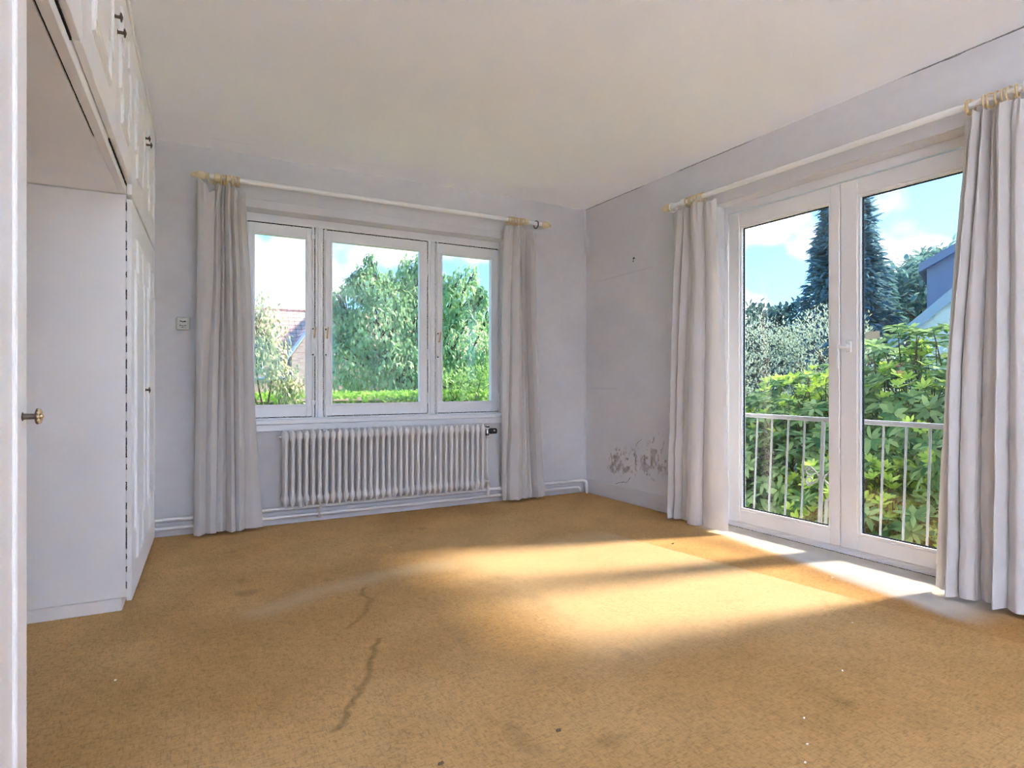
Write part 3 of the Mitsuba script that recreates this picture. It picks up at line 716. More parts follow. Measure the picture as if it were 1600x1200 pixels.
# ------------------------------------------------------------------ curtains
def curtain(fr, levels, top, label, seed, rows=90, per=22, amp=.004):
    """levels: (z, start, end, boundaries as fractions, depth of each gap 0-1, back, front); top: height of the upper edge at fractions of the width"""
    k = thing('curtain', label, 'curtain', 'unlined pale curtains')
    levels = sorted(levels, key=lambda l: -l[0])
    zt, zb = max(t[1] for t in top), levels[-1][0]
    nl = len(levels[0][3]) - 1
    t = .5 - .5 * np.cos(np.pi * np.linspace(0, 1, per))
    t = .6 * t + .4 * np.linspace(0, 1, per)

    def prof(l):
        z, a, b, fr_, gaps, back, front = l
        B = a + (b - a) * np.array(fr_)
        G = [.35] + list(gaps) + [.35]
        X, Y = [], []
        for i in range(nl):
            w_ = B[i + 1] - B[i]
            ga, gb = G[i], G[i + 1]
            fd = front * (1 - .16 * ((i * 7 + seed) % 3))
            eg = min(.14, .0042 / max(w_, .01))
            lump = np.sin(np.pi * np.clip((t - eg) / (1 - 2 * eg), 0, 1)) ** .46
            base = ga * (1 - t) + gb * t + .10 * np.sin(np.pi * t * 2 + i * 2.4 + seed) * np.sin(np.pi * t)
            y = fd + (back - fd) * np.clip(base * (1 - lump), 0, 1.3)
            # cloth turns back under itself at deep gaps
            over = .24 * min(w_, .09) * (ga * np.exp(-((t - .14) / .10) ** 2) * -1 + gb * np.exp(-((t - .86) / .10) ** 2))
            X.append(B[i] + w_ * t + over)
            Y.append(y)
        return np.concatenate(X), np.concatenate(Y)

    PX, PY = zip(*[prof(l) for l in levels])
    zs = np.array([l[0] for l in levels])
    from scipy.interpolate import PchipInterpolator
    order = np.argsort(zs)
    fx, fy = PchipInterpolator(zs[order], np.array(PX)[order]), PchipInterpolator(zs[order], np.array(PY)[order])
    m = PX[0].shape[0]
    u = np.linspace(0, 1, rows) ** 1.0
    wf = (PX[0] - PX[0].min()) / np.ptp(PX[0])
    npl = max(9, round(np.ptp(PX[0]) / .034))
    ztop = np.interp(wf, [q[0] for q in top], [q[1] for q in top]) + .009 * np.sin(wf * 2 * np.pi * npl + seed) - .006 * np.abs(np.sin(wf * np.pi * npl * .5))
    n_frac = np.arange(m) / (m - 1.0)
    V = np.zeros((rows, m, 3))
    for i, uu in enumerate(u):
        zz = ztop + (zb - ztop) * uu
        x = np.array([fx(zc)[j] for j, zc in enumerate(np.minimum(zz, zs.max()))]) if i < 4 else fx(min(zz.mean(), zs.max()))
        y = np.array([fy(zc)[j] for j, zc in enumerate(np.minimum(zz, zs.max()))]) if i < 4 else fy(min(zz.mean(), zs.max()))
        V[i] = np.stack([x, y, zz], 1)
    # creases and a soft waviness
    q = V.copy()
    low = np.clip((1.2 - V[..., 2]) / 1.2, 0, 1)
    crease = np.abs(meshkit.fbm(np.stack([q[..., 0] * 7 + seed, q[..., 2] * 3.2, q[..., 0] * 0 + seed], -1), 3, seed) - .5)
    V[..., 1] += amp * 5 * (crease - .12) * (.25 + 1.6 * low)
    V[..., 1] += amp * (meshkit.fbm(q * np.array([40, 1, 9.0]) + seed, 3, seed + 5) - .5) * 1.6
    pleat = np.clip((V[..., 2] - (zt - .16)) / .10, 0, 1)
    V[..., 1] += .019 * pleat * np.sin(wf * 2 * np.pi * max(9, round(np.ptp(PX[0]) / .034)) + seed) * np.clip(1.25 - pleat, .45, 1)
    V[..., 2] += .006 * (meshkit.noise(q[..., [0, 0, 0]] * 30 + seed, seed) - .5) * np.linspace(0, 1, rows)[:, None] ** 6
    hd = int(rows * .045)
    # pinch pleats under the heading: narrower just below the upper edge
    f = grid_faces(hd + 1, m)
    add(k + '__heading', place(mesh(V[:hd + 1].reshape(-1, 3), f), fr), 'fabric', True)
    hem = rows - 4
    add(k + '__panel', place(mesh(V[hd:hem + 1].reshape(-1, 3), grid_faces(hem - hd + 1, m)), fr), 'fabric', True)
    hv = V[hem:].copy()
    hv[..., 1] -= .0015
    add(k + '__hem', place(mesh(hv.reshape(-1, 3), grid_faces(rows - hem, m)), fr), 'fabric', True)
    # the hooks that hang the heading from the rings
    return k


curtain(BW, [(2.34, -3.183, -2.885, [0, .385, .5, .6, .7, .83, 1], [.5, .95, .95, .95, .95], -0.033, -0.147),
             (2.24, -3.180, -2.885, [0, .34, .47, .57, .68, .82, 1], [.9, 1, 1, 1, 1], -0.028, -0.147),
             (1.75, -3.180, -2.855, [0, .29, .43, .54, .655, .80, 1], [.8, .9, 1.05, .9, 1], -0.023, -0.162),
             (1.0, -3.190, -2.833, [0, .19, .38, .53, .645, .81, 1], [1.1, .25, 1.15, .5, .8], -0.023, -0.177),
             (0.022, -3.20, -2.775, [0, .157, .31, .463, .583, .713, 1], [1.1, .1, 1.15, .15, 1.0], -0.038, -0.202)],
        [(0, 2.345), (.06, 2.35), (.17, 2.325), (.28, 2.265), (.37, 2.30), (.42, 2.335), (.6, 2.34), (.75, 2.335), (.84, 2.315), (.93, 2.27), (1, 2.325)],
        'pale curtain hanging left of the three-part window, beside the socket', 3)
curtain(BW, [(2.33, -.893, -.583, [0, .3, .45, .55, .7, .85, 1], [.9, .95, .9, .95, .8], -0.033, -0.147),
             (2.20, -.890, -.590, [0, .29, .46, .56, .7, .84, 1], [1, 1, .9, 1, .9], -0.028, -0.147),
             (1.75, -.905, -.588, [0, .25, .5, .6, .7, .8, 1], [.6, 1, .9, .95, .9], -0.023, -0.157),
             (1.0, -.915, -.565, [0, .2, .48, .62, .72, .82, 1], [.4, 1.1, .8, .9, .9], -0.023, -0.167),
             (.028, -.912, -.512, [0, .1, .42, .6, .72, .8, 1], [.4, 1.2, .7, .8, .8], -0.023, -0.177)],
        [(0, 2.30), (.08, 2.335), (.2, 2.345), (.42, 2.33), (.5, 2.335), (.6, 2.325), (.7, 2.31), (.8, 2.295), (.9, 2.28), (1, 2.30)],
        'pale curtain hanging between the three-part window and the room corner', 5)
curtain(RW, [(2.30, 1.195, 1.592, [0, .2, .34, .42, .5, .76, 1], [.6, .9, .95, .9, .9], -0.033, -0.147),
             (2.18, 1.195, 1.597, [0, .17, .29, .40, .5, .75, 1], [.7, .95, 1, .5, .6], -0.028, -0.147),
             (1.70, 1.200, 1.640, [0, .10, .17, .32, .5, .72, 1], [.6, .9, 1.05, .3, .5], -0.023, -0.157),
             (1.0, 1.205, 1.690, [0, .07, .13, .22, .42, .65, 1], [.6, .9, .9, .2, .35], -0.023, -0.177),
             (.020, 1.200, 1.725, [0, .05, .1, .18, .4, .6, 1], [.5, .6, .6, .15, .3], -0.033, -0.197)],
        [(0, 2.255), (.12, 2.275), (.3, 2.27), (.45, 2.28), (.55, 2.285), (.7, 2.283), (.85, 2.27), (1, 2.27)],
        'sunlit pale curtain between the damp wall and the balcony door', 8, amp=.0055)
curtain(RW, [(2.29, 3.080, 3.72, [0, .055, .11, .165, .22, .30, .40, .60, 1], [.9, .95, .9, .95, .9, .9, .9], -0.033, -0.152),
             (2.17, 3.075, 3.70, [0, .055, .11, .165, .22, .30, .40, .60, 1], [1, 1, 1, 1, 1, 1, 1], -0.033, -0.152),
             (1.70, 3.045, 3.68, [0, .07, .12, .20, .28, .35, .45, .65, 1], [.8, .5, .8, .6, 1.1, .5, .9], -0.028, -0.177),
             (1.0, 3.010, 3.70, [0, .06, .12, .22, .32, .38, .50, .70, 1], [.7, .3, .25, .4, 1.2, .3, .9], -0.028, -0.212),
             (.026, 2.975, 3.75, [0, .10, .16, .25, .335, .39, .52, .72, 1], [.8, .2, .2, .35, 1.25, .3, .9], -0.033, -0.257)],
        [(0, 2.26), (.05, 2.275), (.2, 2.285), (.3, 2.275), (1, 2.28)],
        'grey curtain in shade at the right edge of the balcony door', 11, rows=110, amp=.0065)

# ------------------------------------------------------------------ debris on the carpet
pts = [(-.77, -3.02), (-1.21, -3.26), (-1.60, -3.39), (-1.71, -3.48), (-1.79, -3.53), (-.94, -2.25), (-.29, -2.61), (-3.46, -2.12), (-2.14, -.97)]
for i, (x, y) in enumerate(pts):
    n = thing('paint_chip', 'tiny white chip on the brown carpet, ' + ['just below the sunny patch', 'in the shaded carpet below the sunny patch', 'third from the bottom edge', 'second from the bottom edge', 'at the bottom edge', 'inside the sunny patch near its middle', 'in the sunny patch close to the bleached strip', 'beside the plinth of the far wardrobe', 'in front of the radiator'][i], 'chip', 'white chips on the carpet')
    c = trimesh.creation.icosphere(1, .0042)
    c.vertices = c.vertices * np.array([1, .7, .5]) + (meshkit.noise(np.asarray(c.vertices) * 300 + i) - .5)[:, None] * .002
    c.apply_translation([x, y, .0025])
    scene[n] = mikit.ply(c, 'debris')
for i, (x, y) in enumerate([(-2.65, -3.07), (-2.29, -3.09), (-.56, -1.73)]):
    n = thing('dirt_crumb', 'tiny dark crumb on the brown carpet, ' + ['at the bottom edge', 'right of the dark stain line', 'near the foot of the sunlit curtain'][i], 'crumb', 'dark crumbs on the carpet')
    c = trimesh.creation.icosphere(1, .007)
    c.vertices = c.vertices * np.array([1.3, .7, .5]) + (meshkit.noise(np.asarray(c.vertices) * 300 + i) - .5)[:, None] * .003
    c.apply_translation([x, y, .003])
    scene[n] = mikit.ply(c, 'dark_debris')

# ------------------------------------------------------------------ balcony railing
br = thing('balcony_railing', 'grey iron railing with scrolls outside the balcony door', 'railing')


def rail_pt(s, z):
    return (s, .42 + .06 * (z - .4), z)


add(br + '__top_rail', cat(box(1.30, 3.60, .420, .470, .765, .778, .003, RW), box(1.32, 3.58, .432, .456, .748, .765, .002, RW)), 'rail_paint')
add(br + '__bottom_rail', box(1.32, 3.58, .398, .425, .030, .045, .002, RW), 'rail_paint')
for s in (1.395, 1.52, 1.645, 1.775, 1.90, 2.165, 2.295, 2.425, 2.555, 2.685, 2.815, 2.945, 3.075, 3.205, 3.335, 3.465):
    add(br + '__baluster', place(tube([rail_pt(s, .04), rail_pt(s, .76)], .0068, 8), RW), 'rail_paint', 50)
add(br + '__post', place(tube([rail_pt(2.035, -.02), rail_pt(2.035, .76)], .0135, 8), RW), 'rail_paint', 50)


def scroll(s, z, ms, mz, r=.036, turns=1.25):
    """a C-scroll: stem from the post, curling in at its end"""
    th = np.linspace(0, turns * 2 * np.pi, 26)
    rr = r * (1 - .62 * th / th[-1])
    cs, cz = s + ms * .085, z + mz * .075
    curl = [(cs + ms * a * math.sin(t_), cz - mz * a * math.cos(t_) * -1) for t_, a in zip(th, rr)]
    stem = [(s + (curl[0][0] - s) * t_ ** 1.6, z + (curl[0][1] - z) * t_ ** .8) for t_ in np.linspace(0, .92, 7)]
    p = [rail_pt(a, b) for a, b in stem + curl]
    return place(tube(p, .0055, 7), RW)


for ms_ in (-1, 1):
    for z0_, mz_ in ((.335, 1), (.42, -1)):
        add(br + '__scroll', scroll(2.035, z0_, ms_, mz_, .032), 'rail_paint', 50)
add(br + '__ground_bar', place(tube(bend([rail_pt(2.075, 0.0), rail_pt(2.075, .235), rail_pt(2.10, .245)], 4, .012), .010, 8), RW), 'rail_paint', 50)
add(br + '__anchor', cat(*[box(s - .012, s + .012, .30, .44, z - .012, z + .012, .002, RW) for s in (1.33, 3.57) for z in (.05, .74)], *[box(s - .012, s + .012, .43, .455, .03, .77, .002, RW) for s in (1.33, 3.57)]), 'rail_paint')


# ------------------------------------------------------------------ leaves
def leaf_mesh(pos, along, up, length, width, droop, color, fine=False):
    """leaf blades: pos (n,3) of the stalk, along (n,3), up (n,3)"""
    n = len(pos)
    along = along / (np.linalg.norm(along, axis=1, keepdims=True) + 1e-9)
    side = np.cross(along, up)
    side /= np.linalg.norm(side, axis=1, keepdims=True) + 1e-9
    nrm = np.cross(side, along)
    if fine:
        tp = np.array([(0, 0, 0), (.18, -.30, .03), (.18, .30, .03), (.18, 0, 0), (.5, -.5, .03), (.5, .5, .03), (.5, 0, -.01), (.8, -.36, .02), (.8, .36, .02), (.8, 0, -.02), (1, 0, -.03)])
        tf = np.array([(0, 3, 1), (0, 2, 3), (1, 3, 6), (1, 6, 4), (3, 2, 5), (3, 5, 6), (4, 6, 9), (4, 9, 7), (6, 5, 8), (6, 8, 9), (7, 9, 10), (9, 8, 10)])
    else:
        tp = np.array([(0, 0, 0), (.35, -.5, .02), (.35, .5, .02), (.75, -.38, .0), (.75, .38, .0), (1, 0, -.03)])
        tf = np.array([(0, 2, 1), (1, 2, 4), (1, 4, 3), (3, 4, 5)])
    L, W = np.broadcast_to(length, (n,)), np.broadcast_to(width, (n,))
    D = np.broadcast_to(droop, (n,))
    v = pos[:, None] + along[:, None] * (tp[:, 0] * L[:, None])[..., None] + side[:, None] * (tp[:, 1] * W[:, None])[..., None] \
        + nrm[:, None] * ((tp[:, 2] * L[:, None]) - D[:, None] * L[:, None] * tp[:, 0] ** 2)[..., None]
    f = tf[None] + (np.arange(n) * len(tp))[:, None, None]
    c = np.repeat(np.asarray(color)[:, None], len(tp), 1)
    return trimesh.Trimesh(v.reshape(-1, 3), f.reshape(-1, 3), process=False), c.reshape(-1, 3)


def on_blobs(blobs, n, r_in=.0, seed=1, zmin=-1.9):
    """points on the outer shell of a union of ellipsoids, with outward normals"""
    g_ = np.random.default_rng(seed)
    B = np.array([b if len(b) == 6 else (*b[:3], b[3], b[3], b[3]) for b in blobs], float)
    area = (B[:, 3] * B[:, 4] + B[:, 4] * B[:, 5] + B[:, 3] * B[:, 5])
    out_p, out_n = [], []
    have = 0
    while have < n:
        k = g_.choice(len(B), 4 * n, p=area / area.sum())
        d = g_.normal(size=(4 * n, 3)); d /= np.linalg.norm(d, axis=1, keepdims=True)
        depth = 1 - r_in * g_.random(4 * n) ** 1.5
        p = B[k, :3] + d * B[k, 3:] * depth[:, None]
        nn = d / B[k, 3:]; nn /= np.linalg.norm(nn, axis=1, keepdims=True)
        ok = p[:, 2] > zmin
        for i in range(len(B)):
            ok &= (((p - B[i, :3]) / B[i, 3:]) ** 2).sum(1) > (1 - r_in) ** 2 * .92
        out_p.append(p[ok]); out_n.append(nn[ok]); have += ok.sum()
    return np.vstack(out_p)[:n], np.vstack(out_n)[:n]


def jitter(c, n, amt, g_):
    return np.clip(np.array(c) * (1 + amt * (g_.random((n, 1)) - .5) * 2) * (1 + .25 * amt * (g_.random((n, 3)) - .5)), 0.005, .95)


def foliage(key, blobs, n, length, width, colors, seed, droop=.25, mode='out', r_in=.35, jit=.25):
    blobs = [b if len(b) == 6 else (*b[:3], b[3], b[3], b[3]) for b in blobs]
    g_ = np.random.default_rng(seed)
    p, nn = on_blobs(blobs, n, r_in, seed)
    clump = meshkit.fbm(p * 2.6, 3, seed)
    r = g_.normal(size=p.shape)
    if mode == 'droop':
        al = nn * .5 + r * .45 + np.array([0, 0, -.65])
    elif mode == 'up':
        al = nn * .5 + r * .5 + np.array([0, 0, .6])
    else:
        al = nn * .6 + r * .6
    up = nn * .4 + np.array([0, 0, 1.0]) + r * .3
    p = p + nn * ((clump - .5) * .6 * np.array(blobs)[:, 3].mean())[:, None]
    t = np.clip((clump - .3) / .4 + .25 * r[:, 0], 0, 1)[:, None]
    col = np.array(colors[0]) * (1 - t) + np.array(colors[1]) * t
    col = np.clip(col * (1 + jit * (g_.random((n, 1)) - .5) * 2), .005, .95)
    m, c = leaf_mesh(p, al, up, length * (.7 + .6 * g_.random(n)), width * (.7 + .6 * g_.random(n)), droop, col)
    return add(key, m, 'leaf_vertex', False, kind='stuff', color=c)


def limbs(key, root, blobs, r0, seed, twigs=5):
    g_ = np.random.default_rng(seed)
    ms = []
    root = np.array(root, float)
    top = np.mean([b[:3] for b in blobs], axis=0)
    fork = root * .45 + top * .55
    fork[2] = root[2] + (min(b[2] for b in blobs) - root[2]) * .8 + .1
    ms.append(tube(bend([root, root * .5 + fork * .5 + [.06, .04, 0], fork], 4, .3), np.linspace(r0, r0 * .7, 6), 8))
    for b in blobs:
        e = np.array(b[:3])
        mid_ = fork * .5 + e * .5 + g_.normal(size=3) * .12
        ms.append(tube(bend([fork, mid_, e], 4, .2), np.linspace(r0 * .5, r0 * .14, 6), 6))
        for _ in range(twigs):
            d = g_.normal(size=3); d /= np.linalg.norm(d); d[2] = abs(d[2]) * .6
            q = e + d * np.array(b[3:6] if len(b) == 6 else [b[3]] * 3) * (.95 + .15 * g_.random())
            ms.append(tube([e * .7 + mid_ * .3, e * .4 + q * .6 + g_.normal(size=3) * .05, q], [r0 * .14, r0 * .09, r0 * .03], 5))
    return add(key, cat(*ms), 'bark', 50)


# ------------------------------------------------------------------ garden
add('ground_lawn', mesh([(-60, -40, -2.1), (90, -40, -2.1), (90, 90, -2.1), (-60, 90, -2.1)], [(0, 1, 2, 3)]), 'grass', kind='structure', label='lawn around the house')

# rhododendron in front of the balcony door
rb = thing('rhododendron', 'large rhododendron bush with broad glossy leaves behind the railing', 'bush')
RB = [(2.75, -2.35, .25, .95, .9, 1.1), (3.15, -1.25, .38, 1.1, 1.0, 1.22), (2.45, -.45, -.02, .9, .9, 1.05), (2.55, .55, -.30, .9, .9, 1.0), (2.05, -1.45, -.55, .65, .9, .95), (2.1, -2.45, -.65, .6, .8, .95),
      (2.05, -.35, -.85, .6, .9, .95), (2.15, .70, -1.0, .6, .8, .95), (3.5, -2.5, .3, 1, 1, 1.15), (3.4, .1, .1, 1, 1, 1.1), (2.35, -1.2, -1.5, 1.0, 1.7, .9), (2.1, -3.3, -.6, .8, .9, 1.1)]
g_ = np.random.default_rng(21)
rp, rn = on_blobs(RB, 6200, .42, 22)
bump = meshkit.fbm(rp * 2.2, 3, 5)
rp = rp + rn * ((bump - .55) * .75)[:, None]
shoot = rn * .75 + np.array([0, 0, .65]) + g_.normal(size=rn.shape) * .28
shoot /= np.linalg.norm(shoot, axis=1, keepdims=True)
young = g_.random(len(rp)) < .20 + .35 * (bump > .55)
LP, LA, LU, LL, LW, LD, LC, LY = [], [], [], [], [], [], [], []
for i in range(len(rp)):
    k = 7 + int(g_.integers(0, 4))
    a = np.cross(shoot[i], [.3, .1, .9]); a /= np.linalg.norm(a)
    b = np.cross(shoot[i], a)
    lift = (.75 if young[i] else .15) + .25 * g_.random()
    for j in range(k):
        th = 2 * math.pi * (j + .35 * g_.random()) / k
        out = math.cos(th) * a + math.sin(th) * b
        li = lift + .3 * g_.random() - .15
        LP.append(rp[i] + shoot[i] * (.02 * g_.random()) + out * .008)
        LA.append(out + shoot[i] * li)
        LU.append(shoot[i] + 1e-3)
        LL.append((.085 if young[i] else .125) * (.75 + .5 * g_.random()))
        LW.append((.036 if young[i] else .048) * (.8 + .4 * g_.random()))
        LD.append(.12 + .25 * g_.random() if not young[i] else .10)
        q = g_.random()
        LC.append(np.array((.46, .70, .12)) * (1 - q) + np.array((.66, .82, .22)) * q if young[i] else np.array((.05, .15, .06)) * (1 - q) + np.array((.42, .60, .27)) * q)
LP, LA, LU, LL, LW, LD, LC = map(np.array, (LP, LA, LU, LL, LW, LD, LC))
# the 300 leaves that show largest through the panes are parts of their own
rel = LP - EYE
dist = rel @ FWD
latr = rel @ np.array([math.cos(YAW), -math.sin(YAW), 0])
pu, pv = 800 + 943.85 * latr / dist, 594.3 - 943.85 * rel[:, 2] / dist
seen = (((pu > 1170) & (pu < 1298)) | ((pu > 1350) & (pu < 1468))) & (pv < 850) & (pv > 500) & (np.repeat(rn[:, 0], 1)[0] < 9)
score = np.where(seen, LL / dist, 0) * (1 + .3 * g_.random(len(LP)))
score *= np.where(LP[:, 0] < 2.3, 1.15, .8)
big = np.zeros(len(LP), bool)
big[np.argsort(-score)[:300]] = True
tones = [M(f'rhododendron_leaf_{i}', {'type': 'principledthin', 'base_color': rgb(c), 'roughness': .35, 'spec_trans': 0.0, 'diff_trans': .55, 'eta': 1.45}, False)
         for i, c in enumerate(((.11, .25, .10), (.30, .46, .19), (.48, .71, .13), (.62, .80, .20)))]
tone_c = np.array(((.11, .25, .10), (.30, .46, .19), (.48, .71, .13), (.62, .80, .20)))
for q, i in enumerate(np.flatnonzero(big)):
    m, _ = leaf_mesh(LP[i:i + 1], LA[i:i + 1], LU[i:i + 1], LL[i], LW[i], LD[i], LC[i:i + 1], True)
    n = rb + '__leaf' + (f'_{q:03d}' if q else '')
    scene[n] = mikit.ply(m, tones[int(np.argmin(((tone_c - LC[i]) ** 2).sum(1)))], True)
m, c = leaf_mesh(LP[~big], LA[~big], LU[~big], LL[~big], LW[~big], LD[~big], LC[~big])
add(rb + '__leaves', m, 'leaf_vertex', False, kind='stuff', color=c)
ms = []
for i in range(0, len(rp), 3):
    ms.append(tube([rp[i] - shoot[i] * .30 + [0.02, 0, -.06], rp[i] - shoot[i] * .12, rp[i]], [.006, .005, .004], 5))
for b in RB[:8]:
    ms.append(tube(bend([(3.0, -1.0, -2.1), (3.0 * .5 + b[0] * .5, -.5 + b[1] * .5, -1.0), (b[0], b[1], b[2])], 4, .3), np.linspace(.05, .02, 6), 7))
add(rb + '__stems', cat(*ms), 'bark')
M('spent_flower', P((0.42, 0.22, 0.17), .8, .1))
fl = []
for i in np.random.default_rng(4).choice(len(rp), 130, replace=False):
    for j in range(5):
        s_ = trimesh.creation.icosphere(0, .012)
        s_.apply_translation(rp[i] + shoot[i] * .03 + g_.normal(size=3) * .018)
        fl.append(s_)
add(rb + '__spent_flowers', cat(*fl), 'spent_flower', kind='stuff')

# silvery shrub behind it
sv = thing('silvery_shrub', 'pale grey-green fine-leaved shrub behind the rhododendron', 'bush')
SV = [(3.89, 1.33, 1.20, .74, .74, .78), (3.90, .87, 1.05, .72, .72, .80), (4.10, .54, 1.30, .60, .60, .68), (3.95, .10, 1.36, .52, .52, .62), (3.3, .9, .6, .75, .8, .9), (3.9, 1.0, -.2, 1.2, 1.2, 1.3), (4.6, -.3, .4, .9, .9, 1.0), (3.6, 2.0, .9, .8, .8, .9)]
foliage(sv + '__leaves', SV, 26000, .048, .017, ((.40, .50, .38), (.70, .78, .62)), 31, .2, 'up', .45)
limbs(sv + '__branches', (4.0, .8, -2.1), SV[:6], .05, 32, 6)


# conifers and trees behind
def tree(name, label, root, blobs, n, length, width, colors, seed, mode='droop', r0=.12, group=None, r_in=.4, twigs=4):
    k = thing(name, label, 'tree', group)
    foliage(k + '__leaves', blobs, n, length, width, colors, seed, .25, mode, r_in)
    limbs(k + '__branches', root, blobs, r0, seed + 1, twigs)
    return k


def conifer(label, x, y, z0, z1, r, n, colors, seed):
    k = thing('conifer', label, 'tree')
    g_ = np.random.default_rng(seed)
    t = g_.random(n) ** .75
    lay = np.floor(t * 22) / 22
    t = lay + (t - lay) * .9
    rad_ = r * (1 - t) ** .8 * (.50 + .55 * g_.random(n) ** .6)
    a = g_.random(n) * 2 * np.pi
    rad_ *= 1 + .22 * np.sin(a * 5 + lay * 40)
    p = np.stack([x + rad_ * np.cos(a), y + rad_ * np.sin(a), z0 + (z1 - z0) * t - .18 * rad_], 1)
    d = np.stack([np.cos(a), np.sin(a), -.25 + .5 * t], 1) + g_.normal(size=(n, 3)) * .35
    q = g_.random((n, 1))
    col = np.array(colors[0]) * (1 - q) + np.array(colors[1]) * q
    m, c = leaf_mesh(p, d, np.tile([0, 0, 1.0], (n, 1)) + g_.normal(size=(n, 3)) * .4, .34 * (.6 + .7 * g_.random(n)), .085, .35, col)
    add(k + '__needles', m, 'leaf_vertex', False, kind='stuff', color=c)
    add(k + '__trunk', tube([(x, y, -2.1), (x, y, z1 - .3)], [.16, .02], 8), 'bark')
    return k


conifer('tall dark blue-green conifer seen through both panes of the balcony door', 14.05, 6.5, -2.0, 7.75, 1.75, 15000, ((.09, .20, .25), (.25, .42, .46)), 41)
conifer('bushy lower conifer right of the tall one, seen through the right pane', 16.6, 7.3, -2.0, 5.0, 2.0, 9000, ((.08, .19, .19), (.20, .38, .32)), 42)
tree('garden_tree', 'blue-green tree behind the slate-clad house', (21, 8.2, -2.1), [(19.53, 8.10, 3.3, 1.5, 1.5, 1.8), (21.42, 8.21, 3.7, 1.8, 1.8, 1.9), (25.6, 9.35, 4.8, 2.2, 2.2, 1.9), (23, 8.4, 2.2, 2.6, 2.6, 2.4), (26.2, 10.1, 6.0, .9, .9, .8)], 9000, .34, .15, ((.09, .20, .22), (.24, .42, .36)), 43, 'out', .25)
for i, (b, lab) in enumerate((((28.3, 21.5, 3.6, 2.2), 'distant leafy tree left of the gap above the silvery shrub'), ((31.3, 22.2, 3.7, 2.1), 'distant leafy tree in the middle of the line above the silvery shrub'), ((29.0, 18.9, 3.6, 2.1), 'distant dark tree beside the tall conifer'))):
    tree('distant_tree', lab, (b[0], b[1], -2.1), [(b[0], b[1], b[2], b[3]), (b[0] + .8, b[1] + 1, 1.2, 2.4), (b[0] - 1, b[1], .8, 2.2)], 4200, .40, .20, ((.06, .13, .12), (.16, .26, .20)) if i < 2 else ((.03, .08, .10), (.07, .15, .16)), 50 + i, 'out', .2, 'distant trees behind the silvery shrub', .35, 2)

# cherry-like tree behind the back window
CT = [(.52, 8.16, 2.15, .95), (.24, 8.31, 3.10, .42), (1.29, 8.09, 3.15, .48), (1.29, 8.09, 2.1, 1.0), (2.0, 7.36, 2.75, .5), (2.04, 7.34, 1.75, .9), (-.06, 8.03, 1.42, .70), (.81, 7.32, 1.15, .78), (-.23, 8.57, 2.2, .48), (2.40, 6.92, 1.30, .57), (.64, 8.10, 2.75, .55), (1.69, 7.76, 2.65, .55), (1.6, 7.2, .9, .8),
      (0.26, 8.31, 3.54, .16, .16, .30), (0.04, 8.43, 3.26, .16, .16, .30), (-0.11, 8.50, 3.08, .16, .16, .30), (0.64, 8.10, 3.15, .16, .16, .30), (1.01, 8.13, 3.46, .16, .16, .30), (1.26, 7.99, 3.44, .16, .16, .30), (1.34, 7.95, 3.60, .16, .16, .30), (1.70, 7.53, 3.08, .16, .16, .30), (1.88, 7.43, 3.15, .16, .16, .30), (2.16, 7.28, 3.26, .16, .16, .30), (2.28, 6.98, 2.82, .16, .16, .30), (2.43, 6.90, 2.44, .16, .16, .30), (-0.33, 8.62, 2.74, .16, .16, .30), (-0.37, 8.42, 1.90, .16, .16, .30)]
tree('leafy_tree', 'broad bright green tree behind the middle sash of the window', (1.0, 7.9, -2.1), CT, 25000, .115, .044, ((.22, .42, .22), (.62, .82, .44)), 61, 'droop', .10, None, .45, 7)
LT = [(-2.26, 5.69, 2.10, .36), (-2.13, 5.62, 1.72, .40), (-2.33, 5.50, 1.50, .44), (-2.01, 5.44, 1.18, .36), (-1.80, 5.30, .90, .33)]
tree('young_tree', 'sparse young tree in front of the brick house', (-2.2, 5.5, -2.1), LT, 2300, .075, .032, ((.34, .40, .20), (.64, .66, .38)), 63, 'droop', .030, None, .9, 9)
SB = [(1.0, 5.65, .82, .42), (1.45, 5.42, .86, .47), (2.05, 5.53, .98, .56), (1.5, 5.5, .2, .8), (2.5, 5.5, .3, .8)]
sb = thing('yellow_green_shrub', 'yellow-green shrub above the hedge behind the right sash', 'bush')
foliage(sb + '__leaves', SB, 5200, .075, .032, ((.30, .50, .14), (.60, .78, .30)), 65, .2, 'up', .4)
limbs(sb + '__branches', (1.5, 5.5, -2.1), SB[:4], .04, 66, 4)

# clipped hedge
hg = thing('hedge', 'clipped light green hedge along the garden edge', 'hedge')
g_ = np.random.default_rng(71)
n = 16000
hx = -5.5 + 9.5 * g_.random(n)
top_ = g_.random(n) < .45
hy = np.where(top_, 5.75 + .75 * g_.random(n), 5.75 + .12 * g_.random(n)) - .15 * hx * .2
hz_ = np.where(top_, .74 + .05 * (g_.random(n) - .5) + .05 * meshkit.fbm(np.stack([hx * 2, hy * 2, hx * 0], 1), 3, 4), -.7 + 1.45 * g_.random(n))
al = g_.normal(size=(n, 3)) * .5 + np.array([0, -.5, .5])
q = g_.random((n, 1))
col = np.array((.22, .48, .08)) * (1 - q) + np.array((.60, .84, .22)) * q
m, c = leaf_mesh(np.stack([hx, hy, hz_], 1), al, np.tile([0, -.3, 1.0], (n, 1)) + g_.normal(size=(n, 3)) * .4, .075 * (.7 + .6 * g_.random(n)), .038, .15, col)
add(hg + '__leaves', m, 'leaf_vertex', False, kind='stuff', color=c)
M('hedge_wood', P((0.07, 0.10, 0.03), .9, .1))
add(hg + '__core', box(-5.5, 4.0, 5.95, 6.5, -2.1, .66, .05), 'hedge_wood')

